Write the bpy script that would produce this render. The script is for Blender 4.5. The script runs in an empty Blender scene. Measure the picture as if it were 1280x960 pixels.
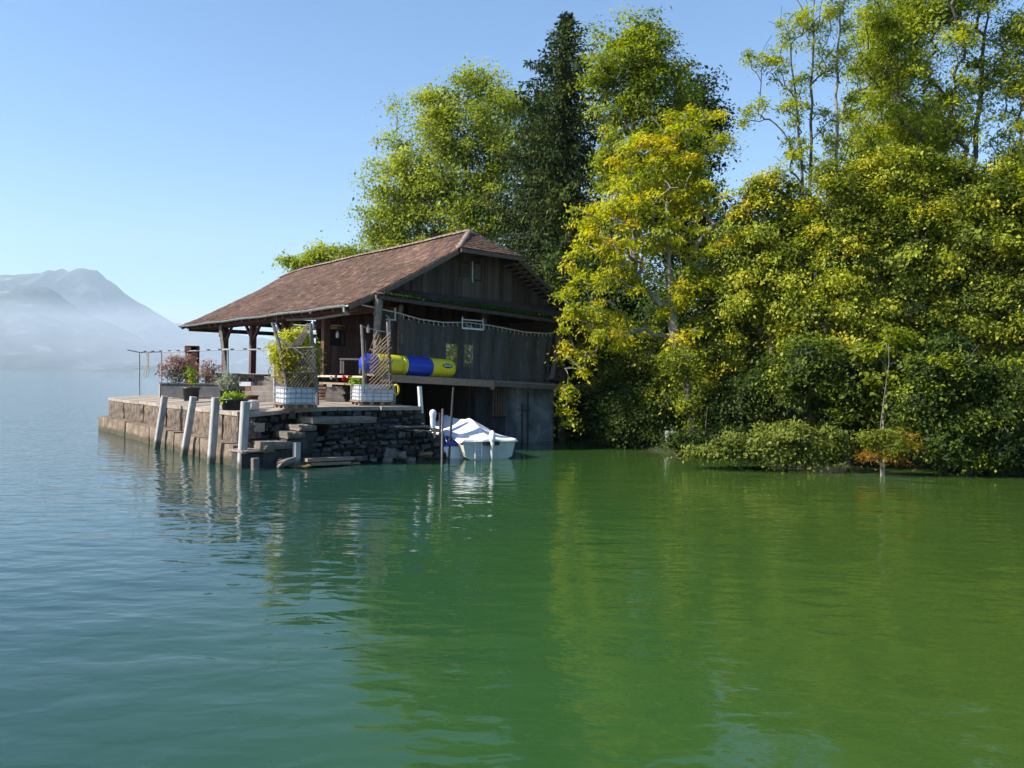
import bpy, math, random
import numpy as np
from mathutils import Vector, Matrix, noise
S = bpy.context.scene
random.seed(7)
RNG = np.random.default_rng(11)

# ------------------------------------------------------------------ camera
CAM_H = 2.5; F = 962.0; ROLL = 0.02; HYO = -6.2
cd = bpy.data.cameras.new("camera"); cam = bpy.data.objects.new("camera", cd)
S.collection.objects.link(cam)
cd.sensor_width = 36.0; cd.lens = 36.0 * F / 1280.0; cd.shift_y = HYO / 1280.0
cd.clip_start = 0.1; cd.clip_end = 60000
cam.matrix_world = Matrix.Translation((0, 0, CAM_H)) @ Matrix.Rotation(math.radians(90), 4, 'X') @ Matrix.Rotation(ROLL, 4, 'Z')
S.camera = cam

# ------------------------------------------------------------------ light
SUN_DIR = Vector((-0.96, -0.28, 0.0)).normalized(); SUN_EL = math.radians(36)
SUN_V = Vector((SUN_DIR.x * math.cos(SUN_EL), SUN_DIR.y * math.cos(SUN_EL), math.sin(SUN_EL)))
w = bpy.data.worlds.new("World"); S.world = w; w.use_nodes = True
nt = w.node_tree; bg = nt.nodes['Background']
sky = nt.nodes.new('ShaderNodeTexSky'); sky.sky_type = 'NISHITA'; sky.sun_disc = False
sky.sun_elevation = SUN_EL; sky.sun_rotation = math.atan2(SUN_DIR.x, SUN_DIR.y)
sky.altitude = 500; sky.air_density = 1.0; sky.dust_density = .8; sky.ozone_density = 3.5
hsv = nt.nodes.new('ShaderNodeHueSaturation'); hsv.inputs['Saturation'].default_value = 1.2
nt.links.new(sky.outputs[0], hsv.inputs['Color']); nt.links.new(hsv.outputs[0], bg.inputs[0]); bg.inputs[1].default_value = 0.122
sd = bpy.data.lights.new("sun", 'SUN'); sd.energy = 5.0; sd.angle = math.radians(0.5); sd.color = (1.0, 0.94, 0.84)
so = bpy.data.objects.new("sun", sd); S.collection.objects.link(so)
so.rotation_euler = (-SUN_V).to_track_quat('-Z', 'Y').to_euler()
S.view_settings.view_transform = 'Standard'; S.view_settings.look = 'None'
S.view_settings.exposure = 0.85; S.view_settings.gamma = 1.0
S.cycles.use_denoising = True
S.cycles.max_bounces = 6; S.cycles.diffuse_bounces = 3; S.cycles.glossy_bounces = 3
S.cycles.transparent_max_bounces = 8; S.cycles.transmission_bounces = 4; S.cycles.volume_bounces = 2
S.cycles.use_adaptive_sampling = True; S.cycles.adaptive_threshold = 0.02
S.cycles.sample_clamp_indirect = 4.0

# ------------------------------------------------------------------ measured layout helpers
def dr(x, y):
    dx = x - 640; dy = y - 480
    return dx * math.cos(ROLL) + dy * math.sin(ROLL), -dx * math.sin(ROLL) + dy * math.cos(ROLL) - HYO
def P(x, y, Y):
    a, b = dr(x, y); return Vector((a / F * Y, Y, CAM_H - b / F * Y))
def G(x, y, z=0.0):
    a, b = dr(x, y); Y = (CAM_H - z) * F / b; return Vector((a / F * Y, Y, z))
A0 = P(436, 380, 25.2)
U = Vector((-0.642, 0.7667, 0)); W = Vector((0.7667, 0.642, 0)); UP = Vector((0, 0, 1))
A2 = Vector((A0.x, A0.y, 0))
def H(s, t, z=0.0): return A2 + W * s + U * t + UP * z           # boathouse frame
def ST(p): d = Vector((p[0], p[1], 0)) - A2; return d.dot(W), d.dot(U)
def PT(x, y, t):
    a, b = dr(x, y); r = Vector((a / F, 1, 0)); Y = (t + A2.dot(U)) / r.dot(U); return P(x, y, Y)
def PSs(x, y, s):
    a, b = dr(x, y); r = Vector((a / F, 1, 0)); Y = (s + A2.dot(W)) / r.dot(W); return P(x, y, Y)
def smooth(x): x = max(0.0, min(1.0, x)); return x * x * (3 - 2 * x)
def lerp(a, b, f): return a + (b - a) * f
def interp(x, pts):
    if x <= pts[0][0]: return pts[0][1]
    for (a, b), (c, d) in zip(pts, pts[1:]):
        if x <= c: return b + (d - b) * (x - a) / (c - a)
    return pts[-1][1]

# ------------------------------------------------------------------ objects
BASE = {}
def link(o): S.collection.objects.link(o); return o
def thing(name, label, cat, loc, group=None):
    o = link(bpy.data.objects.new(name, None)); o.location = loc; o.empty_display_size = 0.2
    o['label'] = label; o['category'] = cat
    if group: o['group'] = group
    BASE[o.name] = Vector(loc); return o
def tag(o, label=None, cat=None, group=None, kind=None):
    if label: o['label'] = label
    if cat: o['category'] = cat
    if group: o['group'] = group
    if kind: o['kind'] = kind
    return o
def add_obj(name, me, parent=None, origin=None):
    o = link(bpy.data.objects.new(name, me)); org = Vector(origin) if origin is not None else None
    if parent is not None:
        pb = BASE[parent.name]; o.parent = parent
        o.location = (org - pb) if org is not None else (0, 0, 0)
        BASE[o.name] = org if org is not None else pb.copy()
    else:
        o.location = org if org is not None else (0, 0, 0); BASE[o.name] = Vector(o.location)
    return o
class MB:
    def __init__(s): s.v = []; s.f = []; s.t = []
    def add(s, vs, fs, tint=0.5):
        n = len(s.v); s.v += [tuple(p) for p in vs]; s.f += [tuple(i + n for i in f) for f in fs]; s.t += [tint] * len(vs); return s
    def box(s, c, x, y, z, tint=0.5):
        """c centre, x y z half-vectors"""
        c = Vector(c); x = Vector(x); y = Vector(y); z = Vector(z)
        vs = [c + x * i + y * j + z * k for k in (-1, 1) for i, j in ((-1, -1), (1, -1), (1, 1), (-1, 1))]
        fs = [(0, 3, 2, 1), (4, 5, 6, 7), (0, 1, 5, 4), (1, 2, 6, 5), (2, 3, 7, 6), (3, 0, 4, 7)]
        if x.cross(y).dot(z) < 0: fs = [f[::-1] for f in fs]
        return s.add(vs, fs, tint)
    def bar(s, a, b, w, h=None, up=UP, tint=0.5):
        a = Vector(a); b = Vector(b); h = h or w; d = (b - a); L = d.length
        if L < 1e-6: return s
        d.normalize(); x = d.cross(up)
        if x.length < 1e-3: x = d.cross(Vector((1, 0, 0)))
        x.normalize(); y = x.cross(d).normalized()
        return s.box((a + b) / 2, x * w / 2, d * L / 2, y * h / 2, tint)
    def tube(s, pts, r, n=8, cap=True, tint=0.5):
        pts = [Vector(p) for p in pts]; rs = r if isinstance(r, (list, tuple)) else [r] * len(pts)
        rings = []; prev = None
        for i, p in enumerate(pts):
            d = (pts[min(i + 1, len(pts) - 1)] - pts[max(i - 1, 0)])
            if d.length < 1e-9: d = Vector((0, 0, 1))
            d.normalize()
            ref = prev if prev is not None else (Vector((1, 0, 0)) if abs(d.x) < 0.9 else Vector((0, 1, 0)))
            x = (ref - d * ref.dot(d)); x = x.normalized() if x.length > 1e-6 else d.orthogonal().normalized(); prev = x
            y = d.cross(x); rings.append([p + (x * math.cos(2 * math.pi * k / n) + y * math.sin(2 * math.pi * k / n)) * rs[i] for k in range(n)])
        vs = [q for R in rings for q in R]; fs = []
        for i in range(len(pts) - 1):
            for k in range(n): fs.append((i * n + k, i * n + (k + 1) % n, (i + 1) * n + (k + 1) % n, (i + 1) * n + k))
        if cap: fs.append(tuple(range(n))[::-1]); fs.append(tuple((len(pts) - 1) * n + k for k in range(n)))
        return s.add(vs, fs, tint)
    def lathe(s, c, prof, n=20, tint=0.5):
        c = Vector(c); vs = []; fs = []
        for r, z in prof: vs += [c + Vector((r * math.cos(2 * math.pi * k / n), r * math.sin(2 * math.pi * k / n), z)) for k in range(n)]
        for i in range(len(prof) - 1):
            for k in range(n): fs.append((i * n + k, i * n + (k + 1) % n, (i + 1) * n + (k + 1) % n, (i + 1) * n + k))
        fs.append(tuple(range(n))[::-1]); fs.append(tuple((len(prof) - 1) * n + k for k in range(n)))
        return s.add(vs, fs, tint)
    def grid(s, fn, nu, nv, tint=0.5):
        vs = [fn(i / nu, j / nv) for j in range(nv + 1) for i in range(nu + 1)]
        fs = [(j * (nu + 1) + i, j * (nu + 1) + i + 1, (j + 1) * (nu + 1) + i + 1, (j + 1) * (nu + 1) + i) for j in range(nv) for i in range(nu)]
        return s.add(vs, fs, tint)
    def mesh(s, name, m, org, smooth_=False):
        me = bpy.data.meshes.new(name)
        me.from_pydata([(p[0] - org[0], p[1] - org[1], p[2] - org[2]) for p in s.v], [], s.f)
        if len(set(s.t)) > 1:
            a = me.attributes.new('tint', 'FLOAT', 'POINT'); a.data.foreach_set('value', np.array(s.t, dtype=np.float32))
        if m: me.materials.append(m)
        if smooth_: me.shade_smooth()
        me.update(); return me
    def build(s, name, m, parent=None, origin=None, smooth_=False):
        if parent is not None and origin is None: origin_ = BASE[parent.name]
        else: origin_ = Vector(origin) if origin is not None else Vector((0, 0, 0))
        me = s.mesh(name, m, origin_, smooth_)
        return add_obj(name, me, parent, origin if origin is not None else (None if parent is not None else (0, 0, 0)))
def np_mesh(name, verts, quads, m, tint=None, tris=False):
    me = bpy.data.meshes.new(name); nv = len(verts); nf = len(quads); k = 3 if tris else 4
    me.vertices.add(nv); me.vertices.foreach_set('co', verts.astype(np.float32).ravel())
    me.loops.add(nf * k); me.loops.foreach_set('vertex_index', quads.astype(np.int32).ravel())
    me.polygons.add(nf); me.polygons.foreach_set('loop_start', np.arange(0, nf * k, k, dtype=np.int32))
    me.polygons.foreach_set('loop_total', np.full(nf, k, dtype=np.int32))
    me.update(calc_edges=True)
    if tint is not None:
        a = me.attributes.new('tint', 'FLOAT', 'POINT'); a.data.foreach_set('value', tint.astype(np.float32))
    if m: me.materials.append(m)
    return me

# ------------------------------------------------------------------ materials
def newmat(name):
    m = bpy.data.materials.new(name); m.use_nodes = True; n = m.node_tree.nodes; l = m.node_tree.links
    return m, n, l, n['Principled BSDF']
def ramp(n, cols, interp_='LINEAR'):
    r = n.new('ShaderNodeValToRGB'); r.color_ramp.interpolation = interp_
    e = r.color_ramp.elements
    while len(e) < len(cols): e.new(0.5)
    for i, c in enumerate(cols):
        p, c = c if isinstance(c[1], (tuple, list)) else (i / (len(cols) - 1), c)
        e[i].position = p; e[i].color = (*c, 1)
    return r
def surf(name, cols, scale=3.0, stretch=(1, 1, 1), rough=0.7, bump=0.3, bdist=0.01, detail=6, metallic=0.0, rnd=0.0, tint=False, spec=0.4, space='Object', bscale=None, wet=0.0):
    """noise-driven colour ramp + bump; rnd mixes a per-object value; tint reads the per-piece attribute"""
    m, n, l, b = newmat(name)
    tc = n.new('ShaderNodeTexCoord'); mp = n.new('ShaderNodeMapping'); mp.inputs['Scale'].default_value = stretch
    if space == 'World': g = n.new('ShaderNodeNewGeometry'); l.new(g.outputs['Position'], mp.inputs[0])
    else: l.new(tc.outputs[space], mp.inputs[0])
    nz = n.new('ShaderNodeTexNoise'); nz.inputs['Scale'].default_value = scale; nz.inputs['Detail'].default_value = detail; nz.inputs['Roughness'].default_value = 0.65
    l.new(mp.outputs[0], nz.inputs[0])
    r = ramp(n, cols)
    src = nz.outputs[0]
    st = n.new('ShaderNodeMapRange'); st.inputs[1].default_value = 0.28; st.inputs[2].default_value = 0.72; l.new(src, st.inputs[0]); src = st.outputs[0]
    if rnd or tint:
        if tint: at = n.new('ShaderNodeAttribute'); at.attribute_name = 'tint'; extra = at.outputs['Fac']
        else: oi = n.new('ShaderNodeObjectInfo'); extra = oi.outputs['Random']
        mx = n.new('ShaderNodeMix'); mx.inputs[0].default_value = rnd if rnd else 0.6
        l.new(src, mx.inputs[2]); l.new(extra, mx.inputs[3]); src = mx.outputs[0]
    l.new(src, r.inputs[0]); l.new(r.outputs[0], b.inputs['Base Color'])
    if wet:   # algae and water stain up to a ragged line above the lake
        g2 = n.new('ShaderNodeNewGeometry'); s2 = n.new('ShaderNodeSeparateXYZ'); l.new(g2.outputs['Position'], s2.inputs[0])
        n2 = n.new('ShaderNodeTexNoise'); n2.inputs['Scale'].default_value = 2.5; n2.inputs['Detail'].default_value = 4; l.new(g2.outputs['Position'], n2.inputs[0])
        ad = n.new('ShaderNodeMath'); ad.operation = 'MULTIPLY_ADD'; ad.inputs[1].default_value = -.28; l.new(n2.outputs[0], ad.inputs[0]); l.new(s2.outputs[2], ad.inputs[2])
        m2 = n.new('ShaderNodeMapRange'); m2.inputs[1].default_value = wet - .14; m2.inputs[2].default_value = wet - .02; m2.inputs[3].default_value = .8; m2.inputs[4].default_value = 0.0; l.new(ad.outputs[0], m2.inputs[0])
        mw = n.new('ShaderNodeMix'); mw.data_type = 'RGBA'; mw.inputs[7].default_value = (.045, .042, .018, 1); l.new(m2.outputs[0], mw.inputs[0]); l.new(r.outputs[0], mw.inputs[6]); l.new(mw.outputs[2], b.inputs['Base Color'])
    b.inputs['Roughness'].default_value = rough; b.inputs['Metallic'].default_value = metallic; b.inputs['Specular IOR Level'].default_value = spec
    if bump:
        nb = n.new('ShaderNodeTexNoise'); nb.inputs['Scale'].default_value = bscale or scale * 2.5; nb.inputs['Detail'].default_value = 6
        l.new(mp.outputs[0], nb.inputs[0])
        bp = n.new('ShaderNodeBump'); bp.inputs['Strength'].default_value = bump; bp.inputs['Distance'].default_value = bdist
        l.new(nb.outputs[0], bp.inputs['Height']); l.new(bp.outputs[0], b.inputs['Normal'])
    return m
def leafmat(name, cols, trans=0.45, rough=0.55, spec=.16):
    trans *= .95
    m = bpy.data.materials.new(name); m.use_nodes = True; n = m.node_tree.nodes; l = m.node_tree.links
    b = n['Principled BSDF']; out = n['Material Output']
    at = n.new('ShaderNodeAttribute'); at.attribute_name = 'tint'
    r = ramp(n, cols); l.new(at.outputs['Fac'], r.inputs[0]); l.new(r.outputs[0], b.inputs['Base Color'])
    b.inputs['Roughness'].default_value = rough; b.inputs['Specular IOR Level'].default_value = spec
    tr = n.new('ShaderNodeBsdfTranslucent'); hs = n.new('ShaderNodeHueSaturation'); hs.inputs['Saturation'].default_value = 1.1; hs.inputs['Value'].default_value = 1.35
    l.new(r.outputs[0], hs.inputs['Color']); l.new(hs.outputs[0], tr.inputs[0])
    mx = n.new('ShaderNodeMixShader'); mx.inputs[0].default_value = trans
    l.new(b.outputs[0], mx.inputs[1]); l.new(tr.outputs[0], mx.inputs[2]); l.new(mx.outputs[0], out.inputs[0])
    return m
M = {}
M['tile'] = surf('clay_tile', [(.024, .016, .012), (.056, .031, .020), (.094, .048, .029), (.145, .076, .045), (.28, .21, .16)], scale=9, rough=.85, rnd=.75, tint=True, bump=.4, bdist=.006)
M['tile_dark'] = surf('old_mossy_tile', [(.03, .026, .024), (.06, .042, .036), (.10, .07, .055), (.06, .075, .03)], scale=4, rough=.9, tint=True, rnd=.6)
M['ridge'] = surf('pale_ridge_tile', [(.13, .085, .06), (.24, .175, .135), (.36, .30, .25)], scale=8, rough=.85, rnd=.4)
M['zinc'] = surf('zinc', [(.22, .23, .23), (.34, .36, .36), (.44, .45, .44)], scale=5, rough=.5, metallic=.6, bump=.1)
M['board'] = surf('weathered_board', [(.020, .015, .012), (.060, .043, .034), (.120, .090, .072), (.20, .16, .13)], scale=5, stretch=(6, 6, .5), rough=.85, rnd=.45, bump=.5, bdist=.006)
M['board_red'] = surf('red_brown_board', [(.06, .028, .022), (.12, .062, .048), (.19, .12, .10), (.26, .19, .17)], scale=5, stretch=(6, 6, .5), rough=.85, rnd=.4, bump=.5, bdist=.006)
M['timber'] = surf('red_brown_timber', [(.045, .020, .016), (.095, .042, .032), (.15, .075, .055)], scale=6, stretch=(3, 3, .6), rough=.8, bump=.4)
M['dark_wood'] = surf('dark_wood', [(.014, .010, .009), (.032, .023, .020), (.06, .043, .036)], scale=5, stretch=(4, 1, 1), rough=.9, rnd=.3)
M['grey_wood'] = surf('grey_wood', [(.085, .07, .058), (.17, .145, .125), (.29, .26, .23)], scale=6, stretch=(1, 1, 1), rough=.85, rnd=.2, bump=.4)
M['pale_wood'] = surf('pale_wood', [(.30, .25, .20), (.45, .39, .32), (.60, .54, .46)], scale=7, rough=.8, rnd=.3)
M['tan_wood'] = surf('tan_wood', [(.16, .10, .065), (.28, .19, .13), (.38, .28, .20)], scale=7, stretch=(1, 1, 3), rough=.8, rnd=.3)
M['stone'] = surf('brown_wall_stone', [(.022, .017, .013), (.075, .056, .042), (.17, .125, .09), (.30, .235, .175)], scale=5, stretch=(1.4, 1.4, 1), rough=.92, bump=1.0, bdist=.05, rnd=.15, bscale=7)
M['ledge'] = surf('ledge_stone', [(.05, .036, .024), (.13, .095, .065), (.22, .165, .115), (.33, .27, .20)], scale=2.6, rough=.9, bump=.9, bdist=.04, rnd=.15, bscale=9, wet=.14)
M['slab'] = surf('paving_slab', [(.15, .12, .09), (.29, .24, .19), (.44, .38, .31)], scale=2.8, rough=.9, bump=.4, rnd=.35)
M['step'] = surf('worn_step_stone', [(.07, .055, .042), (.17, .14, .11), (.30, .255, .205)], scale=4, rough=.9, bump=.8, bdist=.02, rnd=.4)
M['rubble'] = surf('rubble_stone', [(.012, .011, .011), (.035, .032, .030), (.075, .070, .064), (.19, .18, .165)], scale=5, rough=.9, bump=.8, bdist=.02, rnd=.5)
M['mortar'] = surf('dark_joint', [(.012, .011, .010), (.035, .03, .026)], scale=6, rough=.95)
M['rock'] = surf('shore_rock', [(.07, .06, .05), (.17, .145, .115), (.33, .29, .23)], scale=4, rough=.85, bump=.7, bdist=.02, rnd=.4)
M['wet_rock'] = surf('wet_yellow_rock', [(.06, .045, .02), (.17, .12, .04), (.32, .24, .09)], scale=5, rough=.5, bump=.7, rnd=.3)
M['wall_dark'] = surf('dark_grey_wall', [(.02, .02, .022), (.05, .05, .053), (.09, .09, .092)], scale=1.6, rough=.9, bump=.6, bdist=.02, space='World', stretch=(2, 2, .6))  # darker grey than the buttress concrete, for the set-back wall
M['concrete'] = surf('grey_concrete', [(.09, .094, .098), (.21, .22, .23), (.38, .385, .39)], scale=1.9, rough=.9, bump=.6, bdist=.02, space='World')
M['white_paint'] = surf('white_painted_wood', [(.42, .42, .41), (.58, .58, .57), (.70, .70, .69)], scale=9, stretch=(2, 2, .5), rough=.6, rnd=.15)
M['pile'] = surf('grey_white_piling', [(.20, .18, .165), (.34, .32, .30), (.46, .45, .43)], scale=7, stretch=(3, 3, .4), rough=.75, rnd=.15, bump=.7, wet=.16)
M['steel'] = surf('galvanised_steel', [(.20, .20, .20), (.32, .31, .31), (.44, .43, .42)], scale=12, rough=.5, metallic=.4)
M['iron'] = surf('dark_iron', [(.015, .015, .018), (.04, .035, .035), (.07, .055, .05)], scale=14, rough=.6)
M['rust'] = surf('rusted_steel', [(.035, .013, .010), (.10, .032, .018), (.20, .075, .035)], scale=6, rough=.75, bump=.3)
M['pot'] = surf('dark_grey_plastic', [(.018, .02, .024), (.035, .038, .045)], scale=6, rough=.45, bump=0)
M['planter'] = surf('dark_planter', [(.03, .03, .034), (.06, .06, .066), (.10, .095, .09)], scale=4, rough=.7)
M['tank'] = surf('white_plastic_tank', [(.52, .55, .60), (.66, .69, .73), (.78, .80, .82)], scale=3, rough=.45, bump=.15)
M['white'] = surf('white_plastic', [(.66, .66, .65), (.80, .80, .79)], scale=4, rough=.45, bump=0)
M['canvas'] = surf('white_boat_canvas', [(.62, .64, .67), (.78, .79, .80), (.86, .86, .85)], scale=2.2, rough=.65, bump=.5, bdist=.03, bscale=4)
M['hull'] = surf('off_white_hull', [(.42, .42, .36), (.52, .52, .46), (.60, .60, .54)], scale=3, rough=.3, bump=.05)
M['blue'] = surf('blue_vinyl', [(.006, .03, .32), (.010, .05, .48)], scale=3, rough=.35, bump=.1, bdist=.01)
M['yellow'] = surf('yellow_vinyl', [(.62, .50, .010), (.78, .64, .02)], scale=3, rough=.35, bump=.1, bdist=.01)
M['black'] = surf('black_vinyl', [(.006, .006, .007), (.014, .014, .016)], scale=5, rough=.5, bump=0)
M['rope'] = surf('pale_rope', [(.40, .37, .31), (.60, .57, .50)], scale=30, rough=.9)
M['red'] = surf('red_thing', [(.35, .02, .02), (.55, .05, .03)], scale=5, rough=.6)
M['terracotta'] = surf('terracotta', [(.25, .10, .06), (.40, .18, .11)], scale=5, rough=.8)
M['bark'] = surf('bark', [(.035, .028, .022), (.085, .07, .056), (.16, .14, .115)], scale=4, stretch=(2, 2, .5), rough=.95, bump=.8, bdist=.03, space='World')
M['bark_pale'] = surf('pale_bark', [(.10, .085, .065), (.19, .17, .135), (.32, .29, .24)], scale=3, stretch=(2, 2, .5), rough=.95, bump=.6, bdist=.03, space='World')
M['soil'] = surf('dark_soil', [(.012, .010, .007), (.03, .024, .015), (.03, .04, .015)], scale=.8, rough=1.0, space='World', bump=.6, bdist=.1)
QEND = 13.75; HAZE_D = 0.000088
# ================================================================== WATER
def make_water():
    m = bpy.data.materials.new("lake_water"); m.use_nodes = True; n = m.node_tree.nodes; l = m.node_tree.links
    b = n['Principled BSDF']
    g = n.new('ShaderNodeNewGeometry')
    # body colour: deep blue-green lake out to the left, greener shallows in the cove to the right
    sx = n.new('ShaderNodeSeparateXYZ'); l.new(g.outputs['Position'], sx.inputs[0])
    big = n.new('ShaderNodeTexNoise'); big.inputs['Scale'].default_value = .16; big.inputs['Detail'].default_value = 3; l.new(g.outputs['Position'], big.inputs[0])
    k1 = n.new('ShaderNodeMath'); k1.operation = 'MULTIPLY_ADD'; k1.inputs[1].default_value = 5.0; l.new(big.outputs[0], k1.inputs[0]); l.new(sx.outputs[0], k1.inputs[2])
    mr = n.new('ShaderNodeMapRange'); mr.inputs[1].default_value = -3.0; mr.inputs[2].default_value = 8.0; mr.interpolation_type = 'SMOOTHSTEP'; l.new(k1.outputs[0], mr.inputs[0])
    r = ramp(n, [(0.0, (.014, .048, .038)), (.35, (.021, .066, .022)), (.65, (.026, .074, .017)), (1.0, (.040, .078, .013))])
    l.new(mr.outputs[0], r.inputs[0]); l.new(r.outputs[0], b.inputs['Base Color'])
    b.inputs['Roughness'].default_value = .02; b.inputs['IOR'].default_value = 1.36; b.inputs['Specular IOR Level'].default_value = .5
    # ripples: long swell lines + small wavelets + fine capillary wrinkles
    def layer(scale, sy, det, rot, dist=0.0):
        mp = n.new('ShaderNodeMapping'); mp.inputs['Rotation'].default_value = (0, 0, rot); mp.inputs['Scale'].default_value = (1, sy, 1); l.new(g.outputs['Position'], mp.inputs[0])
        t = n.new('ShaderNodeTexNoise'); t.inputs['Scale'].default_value = scale; t.inputs['Detail'].default_value = det; t.inputs['Roughness'].default_value = .45; t.inputs['Distortion'].default_value = dist
        l.new(mp.outputs[0], t.inputs[0]); return t.outputs[0]
    def mul(a, k):
        x = n.new('ShaderNodeMath'); x.operation = 'MULTIPLY'; l.new(a, x.inputs[0])
        if isinstance(k, float): x.inputs[1].default_value = k
        else: l.new(k, x.inputs[1])
        return x.outputs[0]
    def addn(a, c):
        x = n.new('ShaderNodeMath'); x.operation = 'ADD'; l.new(a, x.inputs[0]); l.new(c, x.inputs[1]); return x.outputs[0]
    # calm and breezy patches
    pt = n.new('ShaderNodeTexNoise'); pt.inputs['Scale'].default_value = .11; pt.inputs['Detail'].default_value = 2; l.new(g.outputs['Position'], pt.inputs[0])
    pr = n.new('ShaderNodeMapRange'); pr.inputs[1].default_value = .35; pr.inputs[2].default_value = .65; pr.inputs[3].default_value = .35; pr.inputs[4].default_value = 1.25; l.new(pt.outputs[0], pr.inputs[0])
    wr = n.new('ShaderNodeMapRange'); wr.inputs[1].default_value = -5.0; wr.inputs[2].default_value = -22.0; wr.inputs[3].default_value = 1.0; wr.inputs[4].default_value = 3.4; l.new(sx.outputs[0], wr.inputs[0])
    h = addn(mul(layer(.55, 2.2, 2, .25), .030), mul(mul(layer(1.7, 2.0, 2, -.2, .3), .014), wr.outputs[0]))
    h = addn(h, mul(mul(layer(5.5, 1.5, 2, .4, .6),   .0024), pr.outputs[0]))
    h = addn(h, mul(layer(15.0, 1.3, 2, .9, 1.0), .0003))
    bp = n.new('ShaderNodeBump'); bp.inputs['Strength'].default_value = 1.0; bp.inputs['Distance'].default_value = 1.0
    l.new(h, bp.inputs['Height']); l.new(bp.outputs[0], b.inputs['Normal'])
    mb = MB(); X = [-9000, -3000, -800, -200, -60, 60, 200, 800, 3000, 9000]; Y = [-60, 0, 40, 100, 300, 1000, 3000, 5200, 9500]
    vs = [(x, y, 0) for y in Y for x in X]; nx = len(X)
    mb.add(vs, [(j * nx + i, j * nx + i + 1, (j + 1) * nx + i + 1, (j + 1) * nx + i) for j in range(len(Y) - 1) for i in range(nx - 1)])
    o = mb.build('lake_water', m); tag(o, 'calm green lake water with ripples and tree reflections', kind='structure')
make_water()

# ================================================================== GROUND (bank and lake bed, one sheet)
shore = [(H(11.3, 14).x, H(11.3, 14).y), (H(11.3, -.5).x, H(11.3, -.5).y), (4.4, 29.0), (6.2, 27.6), (8.8, 26.0), (12, 25.0), (16, 24.2), (24, 21), (40, 12), (90, 0), (300, -30), (300, 150), (20, 130), (-25, 92), (-18, 62), (-13.4, 50)]
def sd_poly(x, y):
    d = np.full(x.shape, 1e9); inside = np.zeros(x.shape, bool); n = len(shore)
    for i in range(n):
        ax, ay = shore[i]; bx, by = shore[(i + 1) % n]; ex, ey = bx - ax, by - ay
        h_ = np.clip(((x - ax) * ex + (y - ay) * ey) / (ex * ex + ey * ey), 0, 1)
        d = np.minimum(d, np.hypot(x - ax - ex * h_, y - ay - ey * h_))
        c = ((ay > y) != (by > y)) & (x < (bx - ax) * (y - ay) / (by - ay + 1e-12) + ax); inside ^= c
    return np.where(inside, d, -d)
def ground_z(x, y):
    x = np.atleast_1d(np.asarray(x, float)); y = np.atleast_1d(np.asarray(y, float)); s = sd_poly(x, y)
    z = np.where(s > 0, .12 + 3.2 * (1 - np.exp(-s / 7.0)), np.maximum(s * .35, -2.2))
    return z + .12 * np.sin(x * .9 + 1.3 * np.sin(y * .5)) * np.clip(s, 0, 1)
def gz(x, y): return float(ground_z(x, y)[0])
gx = np.concatenate([[-9000, -3000, -1000, -400, -150], np.arange(-70, 100, 1.1), [150, 300, 600, 1500, 4000, 9000]])
gy = np.concatenate([[-55, -20], np.arange(0, 95, 1.1), [110, 140, 190, 260, 400, 700, 1500, 4000, 9400]])
XX, YY = np.meshgrid(gx, gy); ZZ = ground_z(XX.ravel(), YY.ravel())
vv = np.stack([XX.ravel(), YY.ravel(), ZZ], 1); nx = len(gx); ny = len(gy)
ii, jj = np.meshgrid(np.arange(nx - 1), np.arange(ny - 1)); q0 = (jj * nx + ii).ravel()
gme = np_mesh('ground', vv, np.stack([q0, q0 + 1, q0 + nx + 1, q0 + nx], 1), M['soil'])
tag(add_obj('ground', gme), 'dark leafy lake bank running down under the water', kind='structure')

# ================================================================== MOUNTAINS
M['mountain'] = surf('mountain_forest_rock', [(.01, .02, .02), (.03, .045, .035), (.10, .105, .09), (.42, .40, .37)], scale=.006, rough=1.0, bump=0, space='World', detail=10, spec=0.1)
def ridge(name, label, prof, Y0, depth, x0, x1, n, seed, rough):
    rows = 26; vs = []
    for j in range(rows + 1):
        v = j / rows * 1.5 - 1.0           # -1 foot toward viewer, 0 crest, .5 behind
        for i in range(n + 1):
            px = lerp(x0, x1, i / n); hz = CAM_H + max(0, interp(px, prof)) / F * Y0
            X = px / F * Y0; Y = Y0 + v * depth
            k = (1 - abs(v)) ** .85 if v < 0 else (1 - v * 1.2)
            nz_ = noise.fractal(Vector((X * .0016 + seed, v * 2.2, seed)), 0.9, 2.1, 6)
            gul = abs(noise.fractal(Vector((X * .0030 + seed * 3, v * .55, 2)), 0.9, 2.1, 5))
            z = hz * k + (nz_ * .55 - gul * .5) * rough * min(1, abs(v) * 3.2) * (1 - abs(v) * .6) + (noise.fractal(Vector((X * .012, 5, seed)), .8, 2.2, 4)) * rough * .09
            if v < -.97: z = -3
            vs.append((X, Y, max(z, -3)))
    fs = [(j * (n + 1) + i, j * (n + 1) + i + 1, (j + 1) * (n + 1) + i + 1, (j + 1) * (n + 1) + i) for j in range(rows) for i in range(n)]
    mb = MB().add(vs, fs); o = mb.build(name, M['mountain'], None, (x0 / F * Y0, Y0, 0), True); tag(o, label, kind='structure'); return o
def hp(pts):
    out = []
    for x, y in pts:
        a, b = dr(x, y); out.append((a, -b))
    return out
far = hp([(-700, 330), (-500, 370), (-350, 330), (-150, 352), (-40, 330), (0, 341), (8, 342), (40, 341), (60, 338), (80, 335), (100, 335), (118, 335), (126, 338), (133, 346), (150, 359), (162, 366), (175, 376), (190, 384), (205, 394), (218, 402), (228, 406), (260, 414), (330, 421), (420, 432), (600, 444), (760, 455)])
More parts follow.
